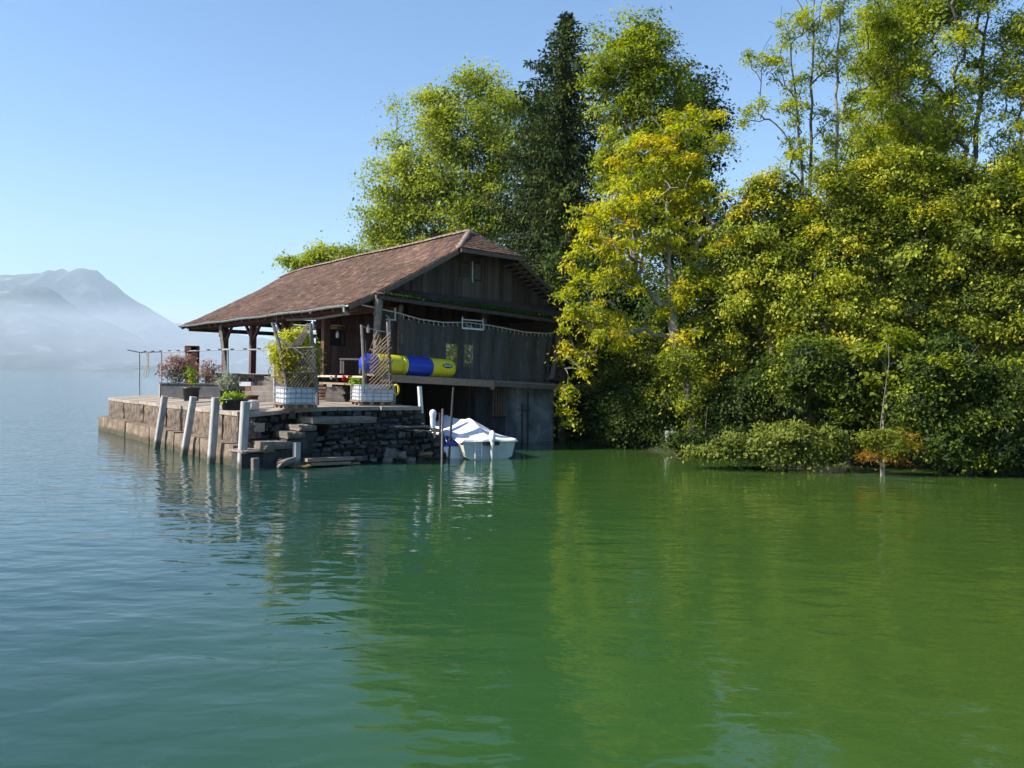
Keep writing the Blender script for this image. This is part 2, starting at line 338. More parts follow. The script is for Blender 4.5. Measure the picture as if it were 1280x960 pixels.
near = hp([(-700, 400), (-450, 380), (-200, 376), (-60, 366), (10, 361), (24, 357), (54, 355), (66, 359), (78, 369), (92, 380), (110, 391), (130, 400), (150, 412), (170, 424), (190, 432), (215, 443), (245, 455), (300, 466)])
ridge('mountain', 'tall grey mountain with a rounded summit and a long right slope, fading into haze', far, 8600, 2400, -1500, 150, 190, 3.1, 420)
ridge('mountain_ridge', 'lower darker ridge in front of the tall mountain, fading into haze', near, 6400, 1500, -1500, -330, 130, 8.7, 260)

# ================================================================== STONE PIECES
def rough_block(nm, m, sx, sy, sz, seed, amp, div=6, chamfer=.04):
    """a worn block centred on its own origin, local x along, y out, z up"""
    bm_v = []; idx = {}; fs = []
    def vert(i, j, k, nx_, ny_, nz_):
        key = (i, j, k)
        if key in idx: return idx[key]
        p = Vector((lerp(-1, 1, i / nx_) * sx / 2, lerp(-1, 1, j / ny_) * sy / 2, lerp(-1, 1, k / nz_) * sz / 2))
        e = (i in (0, nx_)) + (j in (0, ny_)) + (k in (0, nz_))
        if e >= 2:
            p = Vector((p.x - math.copysign(chamfer, p.x) if i in (0, nx_) else p.x, p.y - math.copysign(chamfer, p.y) if j in (0, ny_) else p.y, p.z - math.copysign(chamfer, p.z) if k in (0, nz_) else p.z))
        q = p * (2.6 / max(.18, min(1.0, sz)))
        p += noise.noise_vector(q + Vector((seed, seed * 2, 0))) * amp + noise.noise_vector(q * 2.7 + Vector((seed, 5, 3))) * amp * .5
        idx[key] = len(bm_v); bm_v.append(p); return idx[key]
    nx_ = max(1, int(div * sx / max(sx, sz))); nz_ = max(1, int(div * sz / max(sx, sz))); ny_ = 1
    if nx_ < 2: nx_ = 2
    if nz_ < 2: nz_ = 2
    def face(axis, side):
        d = {0: (ny_, nz_), 1: (nx_, nz_), 2: (nx_, ny_)}[axis]; c = side * {0: nx_, 1: ny_, 2: nz_}[axis]
        for a in range(d[0]):
            for b in range(d[1]):
                def V_(a_, b_):
                    t = {0: (c, a_, b_), 1: (a_, c, b_), 2: (a_, b_, c)}[axis]; return vert(*t, nx_, ny_, nz_)
                f = (V_(a, b), V_(a + 1, b), V_(a + 1, b + 1), V_(a, b + 1))
                flip = (side == 0) ^ (axis == 1)
                fs.append(f[::-1] if flip else f)
    for ax in range(3):
        for sd_ in (0, 1): face(ax, sd_)
    me = bpy.data.meshes.new(nm); me.from_pydata([tuple(p) for p in bm_v], [], fs); me.materials.append(m); me.update(); return me
STONES = [rough_block('stone', M['rubble'], 1, 1, 1, i * 3.3, .16, 3, .12) for i in range(8)]
def frame_rot(xdir):
    x = Vector(xdir).normalized(); y = UP.cross(x).normalized(); return Matrix((x, y, UP)).transposed().to_4x4()
def rubble(parent, p0, dirv, length, ztop, z0=-.15, out=.10, smin=.2, smax=.5, hmin=.11, hmax=.2, limit=300, mat_=None, skip=None, nm='stone'):
    """dry-stone face: courses of single stones along dirv; outward = dirv x up"""
    dirv = Vector(dirv).normalized(); nrm = dirv.cross(UP); R = frame_rot(dirv).to_euler(); z = z0; cnt = 0
    zt = ztop if callable(ztop) else (lambda a: ztop)
    zmax = max(zt(0), zt(length * .5), zt(length))
    while z < zmax - .03:
        hh = random.uniform(hmin, hmax) * random.choice((.8, 1, 1.25)); a = -random.uniform(0, .2)
        while a < length:
            ww = random.uniform(smin, smax) * random.choice((.5, .7, 1, 1.15)); c = a + ww / 2; wob = .05 * math.sin(a * 3.1 + z * 9) + random.uniform(-.025, .025)
            top = zt(max(0, min(length, c)))
            if c < length + .05 and z < top - .04 and cnt < limit and not (skip and skip(c, z + hh / 2)):
                h2 = min(hh, top - z)
                w2 = min(ww, length - a + .05)
                me = random.choice(STONES) if mat_ is None else random.choice(mat_)
                o = link(bpy.data.objects.new(nm, me)); o.parent = parent
                pos = p0 + dirv * (a + w2 / 2) + nrm * random.uniform(-.04, out * .6) + UP * (z + h2 / 2 + wob)
                o.location = pos - BASE[parent.name]; R2 = R.copy(); R2.rotate_axis('Y', random.uniform(-.16, .16)); R2.rotate_axis('Z', random.uniform(-.12, .12)); o.rotation_euler = R2
                o.scale = (w2 * random.uniform(.9, 1.04), random.uniform(.2, .34), h2 * random.uniform(.85, 1.1)); cnt += 1
            a += ww
        z += hh
    return cnt

# ================================================================== QUAY
def dz(s, t): return interp(s, [(-4.1, 1.42), (-2.4, 1.56), (-1, 1.6), (2, 1.6)]) - .006 * max(0, t) + (0.0)
quay = thing('stone_quay', 'long stone quay terrace reaching into the lake before the boathouse', 'quay', H(-1.5, 7, 0))
QT0, QT1, QS0 = -2.05, QEND, -4.07
core = MB()
pr_ = [H(QS0 + .22, QT0 + .2), H(1.25, -2.75 + .2), H(1.25, 1.0), H(12.0, 1.0), H(12.0, 4), H(1.6, 4.0), H(1.6, QT1 - .2), H(QS0 + .22, QT1 - .2)]
def prism(mb, poly, z0, z1f):
    n = len(poly); vs = [p + UP * z0 for p in poly] + [p + UP * (z1f(*ST(p)) if callable(z1f) else z1f) for p in poly]
    fs = [tuple(range(n))[::-1], tuple(range(n, 2 * n))] + [(i, (i + 1) % n, n + (i + 1) % n, n + i) for i in range(n)]
    return mb.add(vs, fs)
prism(core, [H(QS0 + .22, QT0 + .22), H(-2.2, QT0 + .22), H(1.2, -2.6), H(1.2, 17.0), H(QS0 + .22, QT1 - .22)], -1.5, lambda s, t: dz(s, t) - .09)
core.build('rubble_core', M['mortar'], quay)
# long lake face: big rough blocks with open joints
joints = [QT0]
for px_ in (262, 222): joints.append(None)
jt = [QT0, -.1, 2.75, 5.4, 8.3, 11.2, QT1]
for a, b in zip(jt, jt[1:]):
    L = b - a - .07; tm = (a + b) / 2; zt = dz(QS0, tm) - .07
    me = rough_block('face_block', M['stone'], L, .34, zt - .45, tm, .035, 16, .03)
    o = add_obj('face_block', me, quay, H(QS0 + .15, tm, (zt + .45) / 2 + .0)); o.rotation_euler = frame_rot(U).to_euler()
lt = [QT0 - .12, .6, 3.1, 5.9, 9.2, QT1 - .05]
for a, b in zip(lt, lt[1:]):
    L = b - a - .06; tm = (a + b) / 2
    me = rough_block('ledge_block', M['ledge'], L, .62, .95, tm + 40, .022, 14, .03)
    o = add_obj('ledge_block', me, quay, H(QS0 - .12, tm, .60 - .475 + random.uniform(-.02, .02))); o.rotation_euler = frame_rot(U).to_euler()
# end face (far left) and paving
me = rough_block('face_block', M['stone'], 5.3, .34, 1.0, 99, .035, 12, .03)
o = add_obj('face_block', me, quay, H(-1.4, QT1 - .05, .8)); o.rotation_euler = frame_rot(W).to_euler()
ss = [QS0 - .03, -2.75, -1.5, -.2, 1.15]; ts = [-2.1 + i * (QT1 + 2.1) / 13 for i in range(14)]
for i in range(4):
    for j in range(13):
        s0, s1, t0, t1 = ss[i] + .012, ss[i + 1] - .012, ts[j] + .012, ts[j + 1] - .012
        off = random.uniform(-.012, .012)
        if j == 0 and i >= 1: t0 = [-2.12, -2.3, -2.55][i - 1]
        cs, ct = (s0 + s1) / 2, (t0 + t1) / 2; z = dz(cs, ct) + off
        c = [(s0, t0), (s1, t0 - (.16 if j == 0 and i >= 1 else 0)), (s1, t1), (s0, t1)]
        vs = [H(a, b, dz(a, b) + off - .11) for a, b in c] + [H(a, b, dz(a, b) + off) for a, b in c]
        MB().add(vs, [(3, 2, 1, 0), (4, 5, 6, 7), (0, 1, 5, 4), (1, 2, 6, 5), (2, 3, 7, 6), (3, 0, 4, 7)]).build('paving_slab', M['slab'], quay, H(cs, ct, z))
# dark rubble front, corner to landing
n1 = rubble(quay, H(QS0 + .2, QT0 + .08), W, 2.0, lambda a: 1.33 + .08 * a, out=.12, limit=95)
n2 = rubble(quay, H(-2.2, QT0 + .08), (H(1.2, -2.65) - H(-2.2, QT0)), 3.5, 1.49, z0=.9, out=.1, smin=.2, smax=.42, limit=90)
n3 = rubble(quay, H(1.2, -2.6), U, 4.6, 1.49, z0=-.1, out=.1, smin=.3, smax=.6, hmin=.16, hmax=.26, limit=75)
# corner quoin and light patch stone
me = rough_block('corner_stone', M['stone'], .5, .4, .5, 7, .03, 4, .03)
for zc, sc in ((.95, 1), (.4, 1.05)):
    o = add_obj('corner_stone', me, quay, H(QS0 + .12, QT0 + .05, zc)); o.rotation_euler = frame_rot(W).to_euler(); o.scale = (sc, 1, 1)
o = add_obj('squared_stone', rough_block('squared_stone', M['slab'], .34, .3, .27, 3, .012, 3, .02), quay, PT(322, 534, QT0 - .02)); o.rotation_euler = frame_rot(W).to_euler()

# ---- landing with stone steps in front of the quay
land = thing('stone_landing', 'dark rubble landing with stone steps rising from the water to the quay', 'steps', H(-.8, -2.9, 0))
LT = -2.95
lc = MB(); prism(lc, [H(-2.0, LT + .15), H(-.1, LT + .15), H(-.1, -2.2), H(-2.0, -2.2)], -1.2, 1.18)
prism(lc, [H(-.15, LT + .2), H(1.3, LT - .0), H(1.3, -2.5), H(-.15, -2.5)], -1.2, .93); lc.build('rubble_core', M['mortar'], land)
rubble(land, H(-3.0, LT + .1), W, 3.0, lambda a: min(1.15, .25 + a * .85), z0=-.15, limit=110)
rubble(land, H(-.1, LT + .05), (H(1.45, LT - .15) - H(-.1, LT)), 1.6, .92, z0=-.1, out=.2, limit=60)
rubble(land, H(1.42, LT - .1), U, 1.1, .92, z0=-.1, out=.1, limit=30)
def step(x0, x1, ytop, t, depth, thick, m='step', nm='step'):
    a = PT(x0, ytop, t); b = PT(x1, ytop, t); s0, s1 = ST(a)[0], ST(b)[0]; z = (a.z) 
    me = rough_block(nm, M[m], s1 - s0, depth, thick, x0, .022, 8, .035)
    o = add_obj(nm, me, land, H((s0 + s1) / 2, t + depth / 2, z - thick / 2)); o.rotation_euler = frame_rot(W).to_euler()
    if z - thick > .05 and x1 < 400: MB().box(H((s0 + s1) / 2 + .06, t + depth / 2 + .14, (z - thick - .8) / 2 + .0), W * (s1 - s0) / 2, U * depth / 2, UP * ((z - thick + .8) / 2 - .005)).build('step_base', M['rubble'], land)
    return z
step(390, 473, 521, LT - .06, 1.1, .24); step(373, 398, 530.5, LT - .04, 1.0, .22); step(359, 384, 539, LT - .05, 1.0, .24)
step(330, 368, 552, LT - .02, 1.1, .26); step(302, 346, 562, LT + .05, 1.15, .14)
step(474, 541, 532.5, LT + .05, .9, .12, 'step', 'landing_slab')
prism(MB(), [H(-3.9, LT + .2), H(-2.0, LT + .2), H(-2.0, -2.1), H(-3.9, -2.1)], -1.2, .2).build('step_base', M['mortar'], land)

# shore rocks and driftwood at the foot
ROCKS = [rough_block('rock', M['rock'], 1, 1, 1, 50 + i * 2.7, .22, 3, .2) for i in range(5)]
WROCKS = [rough_block('rock', M['wet_rock'], 1, 1, 1, 80 + i * 2.7, .22, 3, .2) for i in range(3)]
rk = [(357, 569, 34, 12, 0, 'long pale rock leaning against the lowest stone step'), (418, 575, 20, 6, 1, 'low wet yellow rock just left of the driftwood planks'), (447, 574, 14, 7, 0, 'small grey rock at the right end of the driftwood planks'),
      (487, 572, 22, 18, 0, 'large rounded dark rock at the foot of the landing'), (500, 574, 18, 14, 0, 'dark slanted rock beside the large rounded rock'), (484, 579, 15, 9, 0, 'small pale rock in front of the large rounded rock'),
      (512, 580, 18, 11, 0, 'brown rock alone in the shallow water before the stone tower'), (532, 571, 26, 9, 1, 'yellow wet rock at the base of the small stone tower'), (440, 580, 26, 4, 1, 'flat yellow rock awash in front of the driftwood'),
      (376, 581, 40, 4, 1, 'flat yellow rock awash below the stone steps'), (466, 576, 10, 5, 0, 'smallest grey pebble rock between driftwood and rounded rock')]
for i, (x, y, w_, h_, wet, lab) in enumerate(rk):
    p = PT(x, y, LT - .3 - .012 * max(0, y - 572)); p.z = max(-.05, min(.12, p.z)) - .04; me = (WROCKS if wet else ROCKS)[i % 3]; k = p.y / F
    o = tag(add_obj('rock', me, None, p + Vector((0, .15, h_ * k * .42))), lab, 'rock', 'rocks at the foot of the quay')
    o.scale = (w_ * k * 1.05, max(.18, w_ * k * .5), h_ * k * 1.15); o.rotation_euler = (random.uniform(-.2, .2), random.uniform(-.15, .15) - (.3 if i == 0 else 0), random.uniform(-.5, .5))
for lab, a, b, wd in (('long driftwood plank lying along the rocks', (382, 575), (441, 572.5), .09), ('waterlogged yellow plank half sunk before the driftwood', (388, 580), (436, 578), .08)):
    pa, pb = PT(*a, LT - .45), PT(*b, LT - .35); o = MB().bar(pa, pb, .22, wd, tint=.5).build('driftwood_plank', M['tan_wood'], None, pa); tag(o, lab, 'plank')
# ================================================================== BOATHOUSE
house = thing('boathouse', 'old timber boathouse with a broad brown tiled roof and dark plank gable over the water', 'boathouse', H(5, 6, 0))
RS = 5.8; RT = 19.4
PROF = [(0, 4.85), (.8, 5.20), (2.16, 5.94), (4.37, 7.2), (5.8, 8.16)]
def roofz(s, t):
    m = s if s <= RS else 2 * RS - s
    return interp(m, PROF) - .30 * smooth((t - 15.5) / 5) * m / RS + .02 * math.sin(t * .8)
ARC = [(0, 0.0)]
for i in range(1, 59):
    s0, s1 = (i - 1) * .1, i * .1; ARC.append((s1, ARC[-1][1] + math.hypot(.1, interp(s1, PROF) - interp(s0, PROF))))
ARCI = [(b, a) for a, b in ARC]; LEN = ARC[-1][1]
def tmin(m): return 0.0 if m <= 4.37 else (m - 4.37) / (5.8 - 4.37) * 1.35
def tmax(m): return 17.4 + m / RS * 2.0
# roof deck and tiles
for side in (0, 1):
    def ms(m): return m if side == 0 else 2 * RS - m
    dk = MB(); n = 24; NT = 8
    for i in range(n):
        m0, m1 = RS * i / n, RS * (i + 1) / n
        for j in range(NT):
            c = []
            for m_, f in ((m0, j / NT), (m1, j / NT), (m1, (j + 1) / NT), (m0, (j + 1) / NT)):
                t = lerp(tmin(m_) + .05, tmax(m_) - .03, f); c.append((ms(m_), t))
            top = [H(s, t, roofz(s, t) - .035) for s, t in c]; bot = [H(s, t, roofz(s, t) - .085) for s, t in c]
            fl = side == 1
            dk.add(top + bot, [((0, 3, 2, 1) if not fl else (0, 1, 2, 3)), ((4, 5, 6, 7) if not fl else (7, 6, 5, 4)), (0, 1, 5, 4), (1, 2, 6, 5), (2, 3, 7, 6), (3, 0, 4, 7)])
    dk.build('roof_deck', M['dark_wood'], house)
    tl = MB(); row = 0; d = -.03; step_ = .155; tw = .175
    while d < LEN - .04:
        a = interp(max(0, d), ARCI); b = interp(min(LEN, d + .30), ARCI)
        if d < 0: a = -.04
        t = tmin(max(0, a)) - .03 + (row % 2) * tw / 2; tend = tmax(max(0, a)) + .02
        drift = noise.noise(Vector((row * .7, side * 9, 1)))
        while t < tend:
            x0, x1 = t + .004, t + tw - .004; lift = random.uniform(0, .016); sk = random.uniform(-.008, .008)
            if random.random() < .02: lift += .018
            big = noise.noise(Vector((t * .35, d * .5, 3 + side))) * .30 + noise.noise(Vector((t * 1.7, d * 1.7, 9))) * .18
            tn = max(0, min(1, .46 + big + random.gauss(0, .21)))
            if random.random() < .035: tn = random.uniform(.8, 1)
            za0 = roofz(ms(max(0, a)), t) if a >= 0 else 4.83; zb0 = roofz(ms(b), t)
            sa, sb = ms(a), ms(b)
            vs = [H(sa, x0 + sk, za0 + .030 + lift - .018), H(sa, x1 + sk, za0 + .030 + lift - .018), H(sb, x1, zb0 - .006), H(sb, x0, zb0 - .006),
                  H(sa, x0 + sk, za0 + .030 + lift), H(sa, x1 + sk, za0 + .030 + lift), H(sb, x1, zb0 + .008), H(sb, x0, zb0 + .008)]
            fs = [(4, 7, 6, 5), (0, 4, 5, 1), (0, 3, 7, 4), (1, 5, 6, 2)] if side == 0 else [(4, 5, 6, 7), (0, 1, 5, 4), (0, 4, 7, 3), (1, 2, 6, 5)]
            tl.add(vs, fs, tn); t += tw
        row += 1; d += step_
    o = tl.build('roof_tiles', M['tile'], house); o['kind'] = 'stuff'
# half hip above the gable
hl, hr, hz = 4.37, 7.23, 7.2
dk = MB(); pk = H(RS, 1.35, roofz(RS, 1.35)); a_, b_ = H(hl - .05, -.12, hz - .05), H(hr + .05, -.12, hz - .05)
dk.add([a_, b_, pk, a_ - UP * .07, b_ - UP * .07, pk - UP * .07], [(0, 1, 2), (3, 5, 4), (0, 3, 4, 1), (1, 4, 5, 2), (2, 5, 3, 0)]); dk.build('half_hip_deck', M['dark_wood'], house)
tl = MB(); nr = 10
for r_ in range(nr):
    f0, f1 = r_ / nr, min(1, (r_ + 1.7) / nr); L = lerp(hl - .08, RS, f0); R_ = lerp(hr + .08, RS, f0); x = L + (r_ % 2) * .07
    while x < R_ - .05:
        x1 = min(x + .15, R_); t0, t1 = lerp(-.2, 1.35, f0), lerp(-.2, 1.35, f1); z0, z1 = lerp(hz, 8.18, f0) + .03 + random.uniform(0, .02), lerp(hz, 8.18, f1) + .01
        k = .0
        vs = [H(x, t0, z0 - .02), H(x1 - .01, t0, z0 - .02), H(x1 - .01, t1, z1), H(x, t1, z1), H(x, t0, z0 + .012), H(x1 - .01, t0, z0 + .012), H(x1 - .01, t1, z1 + .012), H(x, t1, z1 + .012)]
        tl.add(vs, [(4, 5, 6, 7), (0, 1, 5, 4), (0, 4, 7, 3), (1, 2, 6, 5)], random.uniform(.2, .7)); x += .155
o = tl.build('half_hip_tiles', M['tile'], house); o['kind'] = 'stuff'
# ridge and hip tiles
def ridge_mesh():
    mb = MB(); vs = []
    for y, rr in ((-.2, .125), (.2, .105)):
        for k in range(7):
            a = math.pi * (k / 6) ; vs.append((rr * math.cos(a), y, rr * .8 * math.sin(a) - .03))
    fs = [(k, k + 1, k + 8, k + 7)[::-1] for k in range(6)] + [tuple(range(7))]
    mb.add(vs, fs); return mb.mesh('ridge_tile', M['ridge'], (0, 0, 0), True)
RM = ridge_mesh()
def ridge_run(p, q):
    L = (q - p).length; n = max(1, round(L / .36)); d = (q - p).normalized(); x = d.cross(UP).normalized(); R = Matrix((x, d, x.cross(d))).transposed().to_euler()
    for i in range(n):
        o = link(bpy.data.objects.new('ridge_tile', RM)); o.parent = house; pp = p.lerp(q, (i + .5) / n) + UP * random.uniform(0, .015); o.location = pp - BASE['boathouse']
        o.rotation_euler = R; o.scale = (random.uniform(.95, 1.1), 1, random.uniform(.95, 1.1))
for i in range(9):
    ta, tb = lerp(1.3, RT, i / 9), lerp(1.3, RT, (i + 1) / 9); ridge_run(H(RS, ta, roofz(RS, ta) + .05), H(RS, tb, roofz(RS, tb) + .05))
ridge_run(H(hl - .05, -.1, hz + .05), H(RS, 1.3, 8.2)); ridge_run(H(hr + .05, -.1, hz + .05), H(RS, 1.3, 8.2))
# verge boards, fascia and gutter
for side in (0, 1):
    mb = MB(); sg = lambda m: m if side == 0 else 2 * RS - m
    pts = [H(sg(m), -.04, roofz(sg(m), 0) - .10) for m in (0, .8, 2.16, 3.3, 4.37)]
    for a, b in zip(pts, pts[1:]): mb.bar(a, b, .05, .15)
    mb.build('verge_board', M['board'], house)
    mb = MB(); pts = [H(sg(m), tmax(m) + .0, roofz(sg(m), tmax(m)) - .10) for m in (0, .8, 2.16, 4.37, 5.8)]
    for a, b in zip(pts, pts[1:]): mb.bar(a, b, .05, .16)
    mb.build('verge_board', M['dark_wood'], house)
MB().bar(H(hl - .02, -.20, hz - .07), H(hr + .02, -.20, hz - .07), .05, .14).build('half_hip_fascia', M['board'], house)
gt = MB(); prof = [(math.cos(a) * .075, math.sin(a) * .075) for a in [math.pi * (1 + k / 6) for k in range(7)]]
gs = -.10; NG = 30
vs = [H(gs + x, lerp(-.05, 17.5, i / NG), 4.815 + y + .012 * math.sin(i * .9) + .0) for i in range(NG + 1) for x, y in prof] + [H(gs + x * .82, lerp(-.05, 17.5, i / NG), 4.815 + y * .82 + .012 * math.sin(i * .9)) for i in range(NG + 1) for x, y in prof]
fs = []; o2 = 7 * (NG + 1)
for i in range(NG):
    for k in range(6):
        fs.append((i * 7 + k, i * 7 + k + 1, i * 7 + k + 8, i * 7 + k + 7)); fs.append((o2 + i * 7 + k, o2 + i * 7 + k + 7, o2 + i * 7 + k + 8, o2 + i * 7 + k + 1))
    for k in (0, 6): fs.append((i * 7 + k, i * 7 + k + 7, o2 + i * 7 + k + 7, o2 + i * 7 + k))
gt.add(vs, fs); gt.build('gutter', M['zinc'], house)
for i in range(18):
    t = .3 + i * 1.0; MB().tube([H(gs - .085, t, 4.84), H(gs - .08, t, 4.77), H(gs, t, 4.725), H(gs + .085, t, 4.78)], .012, 5).build('gutter_bracket', M['zinc'], house)
MB().tube([H(gs, .12, 4.74), H(gs, .12, 4.62), H(gs + .25, .3, 4.55)], .045, 8).build('gutter_outlet', M['zinc'], house)
# rafters under both slopes, lookout bars under the gable verges
for i in range(22):
    t = .35 + i * .82
    for side in (0, 1):
        sg = lambda m: m if side == 0 else 2 * RS - m
        mb = MB()
        for m0, m1 in ((.02, 2.16), (2.16, 4.37), (4.37, 5.7)):
            if t < 1.3 and m0 > 4: continue
            mb.bar(H(sg(m0), t, roofz(sg(m0), t) - .16), H(sg(m1), t, roofz(sg(m1), t) - .16), .10, .14)
        mb.build('rafter', M['timber'], house)
for i in range(17):
    m = .5 + i * .235
    for side in (0, 1):
        s_ = m if side == 0 else 2 * RS - m
        MB().bar(H(s_, .02, roofz(s_, 0) - .135), H(s_, .92, roofz(s_, 0) - .135), .07, .05).build('lookout_bar', M['grey_wood'], house)
# gable wall of upright boards
GT = .95; s_ = 1.15
while s_ < 10.6:
    bw = random.uniform(.16, .23); s1 = s_ + bw - .012; sc = (s_ + s1) / 2
    hp_l, hp_r = hz - .12, hz - .12
    zt0, zt1 = min(roofz(s_, 1) - .12, hz + .35), min(roofz(s1, 1) - .12, hz + .35); zb = 5.45 + random.uniform(-.03, .0); dd = random.uniform(0, .02)
    if zt0 > zb + .1 or zt1 > zb + .1:
        zt0 = max(zt0, zb + .02); zt1 = max(zt1, zb + .02)
        vs = [H(s_, GT - dd, zb), H(s1, GT - dd, zb), H(s1, GT + .03, zb), H(s_, GT + .03, zb), H(s_, GT - dd, zt0), H(s1, GT - dd, zt1), H(s1, GT + .03, zt1), H(s_, GT + .03, zt0)]
        MB().add(vs, [(0, 3, 2, 1), (4, 5, 6, 7), (0, 1, 5, 4), (1, 2, 6, 5), (2, 3, 7, 6), (3, 0, 4, 7)]).build('board', M['board'], house, H(sc, GT, zb))
    s_ += bw
bk = MB(); bk.add([H(1.0, GT + .06, 5.3), H(10.6, GT + .06, 5.3), H(9.6, GT + .06, 5.75), H(7.2, GT + .06, 7.1), H(5.8, GT + .06, 7.6), H(4.4, GT + .06, 7.1), H(2, GT + .06, 5.75)], [(0, 1, 2, 3, 4, 5, 6)]); bk.build('gable_backing', M['iron'], house)
# two louvred vents
def louvre(x0, y0, x1, y1, closed):
    a = PT(x0, y0, GT - .06); b = PT(x1, y1, GT - .06); s0, s1 = ST(a)[0], ST(b)[0]; z0, z1 = b.z, a.z
    fr = MB(); 
    for q in ((s0, s0), (s1, s1)): fr.bar(H(q[0], GT - .05, z0 - .05), H(q[0], GT - .05, z1 + .05), .05, .05, up=U)
    fr.bar(H(s0, GT - .05, z0 - .03), H(s1, GT - .05, z0 - .03), .05, .05); fr.bar(H(s0, GT - .05, z1 + .03), H(s1, GT - .05, z1 + .03), .05, .05)
    v = fr.build('louvred_vent', M['board'] if closed else M['dark_wood'], house, H((s0 + s1) / 2, GT - .05, z0))
    MB().box(H((s0 + s1) / 2, GT - .012 if not closed else GT - .03, (z0 + z1) / 2), W * (s1 - s0) / 2, U * .008, UP * (z1 - z0) / 2).build('vent_back', M['iron'] if not closed else M['board'], v)
    n = 8
    for i in range(n):
        z = lerp(z0, z1, (i + .5) / n); MB().box(H((s0 + s1) / 2, GT - .045, z), W * ((s1 - s0) / 2 - .02), (U * .03 - UP * .022), UP * .007 + U * .004).build('slat', M['grey_wood'] if not closed else M['board'], v)
louvre(576, 327, 586, 345, True); louvre(593, 329, 601.5, 350, False)
a = PT(590.8, 327, GT - .08); b = PT(590.8, 353, GT - .08); MB().bar(a, b, .05, .03, up=U).build('white_batten', M['white_paint'], house)
MB().bar(H(6.0, GT - .25, hz - .18), H(6.0, GT + .1, hz - .18), .16, .3).build('ridge_beam_end', M['board'], house)
# pent roof across the gable
def pent(s, f): # f 0 top at wall, 1 lower edge
    return H(s, lerp(.93, -.32, f), lerp(5.62 - .008 * s, 5.27 - .035 * s, f))
def pl0(f): return lerp(1.80, .85, f)
def pl1(f): return lerp(9.8, 10.75, f)
dk = MB(); c = [pent(pl0(0), 0), pent(pl1(0), 0), pent(pl1(1), 1), pent(pl0(1), 1)]; dk.add([p - UP * .06 for p in c] + [p - UP * .02 for p in c], [(0, 1, 2, 3), (7, 6, 5, 4), (0, 4, 5, 1), (1, 5, 6, 2), (2, 6, 7, 3), (3, 7, 4, 0)]); dk.build('pent_roof_deck', M['dark_wood'], house)
tl = MB()
for r_ in range(9):
    f1, f0 = 1.02 - r_ / 9, max(0, .85 - r_ / 9 - .03); x = pl0((f0 + f1) / 2) + (r_ % 2) * .08
    while x < pl1((f0 + f1) / 2) - .1:
        l_ = random.uniform(0, .02); vs = [pent(x, f1) + UP * (l_ + .005), pent(x + .155, f1) + UP * (l_ + .005), pent(x + .155, f0), pent(x, f0)]; tn = random.uniform(.1, .6) + (.0 if random.random() > .04 else .4)
        tl.add([v + UP * .0 for v in vs] + [v + UP * .02 for v in vs], [(4, 5, 6, 7), (0, 1, 5, 4), (0, 4, 7, 3), (1, 2, 6, 5)], tn); x += .162
o = tl.build('pent_roof_tiles', M['tile_dark'], house); o['kind'] = 'stuff'
MB().bar(pent(.82, 1.03) - UP * .10, pent(10.8, 1.03) - UP * .10, .04, .13).build('pent_fascia', M['board'], house)
for i in range(9):
    s0 = 1.9 + i * .96; MB().bar(pent(s0, 0) - UP * .12, pent(s0, .97) - UP * .12, .09, .10).build('pent_rafter', M['timber'], house)
# posts of the open gallery
def post(s, t, z0, z1, w_=.2, m='timber', nm='post'): return MB().bar(H(s, t, z0), H(s, t, z1), w_, w_, up=U).build(nm, M[m], house)
FZ = 2.50
for t in (4.05, 7.75, 11.2, 14.7): post(1.2, t, FZ, 4.72, .24)
for t in (7.75, 11.2, 14.7): post(10.2, t, FZ, 4.75, .24)
post(5.8, 17.6, 1.2, 7.6, .2)
MB().bar(H(-.9, 17.0, FZ - .2), H(-.15, 16.7, 4.75), .16, .16).build('leaning_brace', M['grey_wood'], house) if False else None
a = PSs(283, 467, .5); b = PSs(276, 404, .3); MB().bar(a, b, .15, .15).build('leaning_brace', M['grey_wood'], house)
MB().bar(H(1.2, .2, 4.8), H(1.2, 17.3, 4.8), .2, .22).build('eave_beam', M['timber'], house)
MB().bar(H(.45, .3, 4.72), H(.45, 17.2, 4.72), .1, .1).build('eave_purlin', M['timber'], house)
MB().bar(H(10.2, 5, 4.8), H(10.2, 17.3, 4.8), .2, .22).build('eave_beam', M['timber'], house)
for t in (4.05, 7.75, 11.2, 14.7, 17.3): MB().bar(H(.3, t, 4.95 if t < 17 else 4.68), H(11.2, t, 4.95 if t < 17 else 4.68), .16, .2).build('tie_beam', M['timber'], house)
for t in (4.05, 7.75, 11.2, 14.7):
    for sg in (-1, 1): MB().bar(H(1.2, t + sg * .85, 4.72), H(1.2, t + sg * .05, 4.0), .1, .12).build('knee_brace', M['timber'], house) if t not in (4.05,) else None
MB().tube([H(.35, 5.6, 4.62), H(.3, 3, 4.53), H(.35, .6, 4.60)], .05, 7).build('stored_pole', M['grey_wood'], house)
for k, (x0, y0, x1, y1) in enumerate(((375, 408, 428, 407), (380, 411.5, 424, 410))):
    MB().bar(PSs(x0, y0, 1.5), PSs(x1, y1, 1.9), .22, .05).build('stored_plank', M['tan_wood'], house)
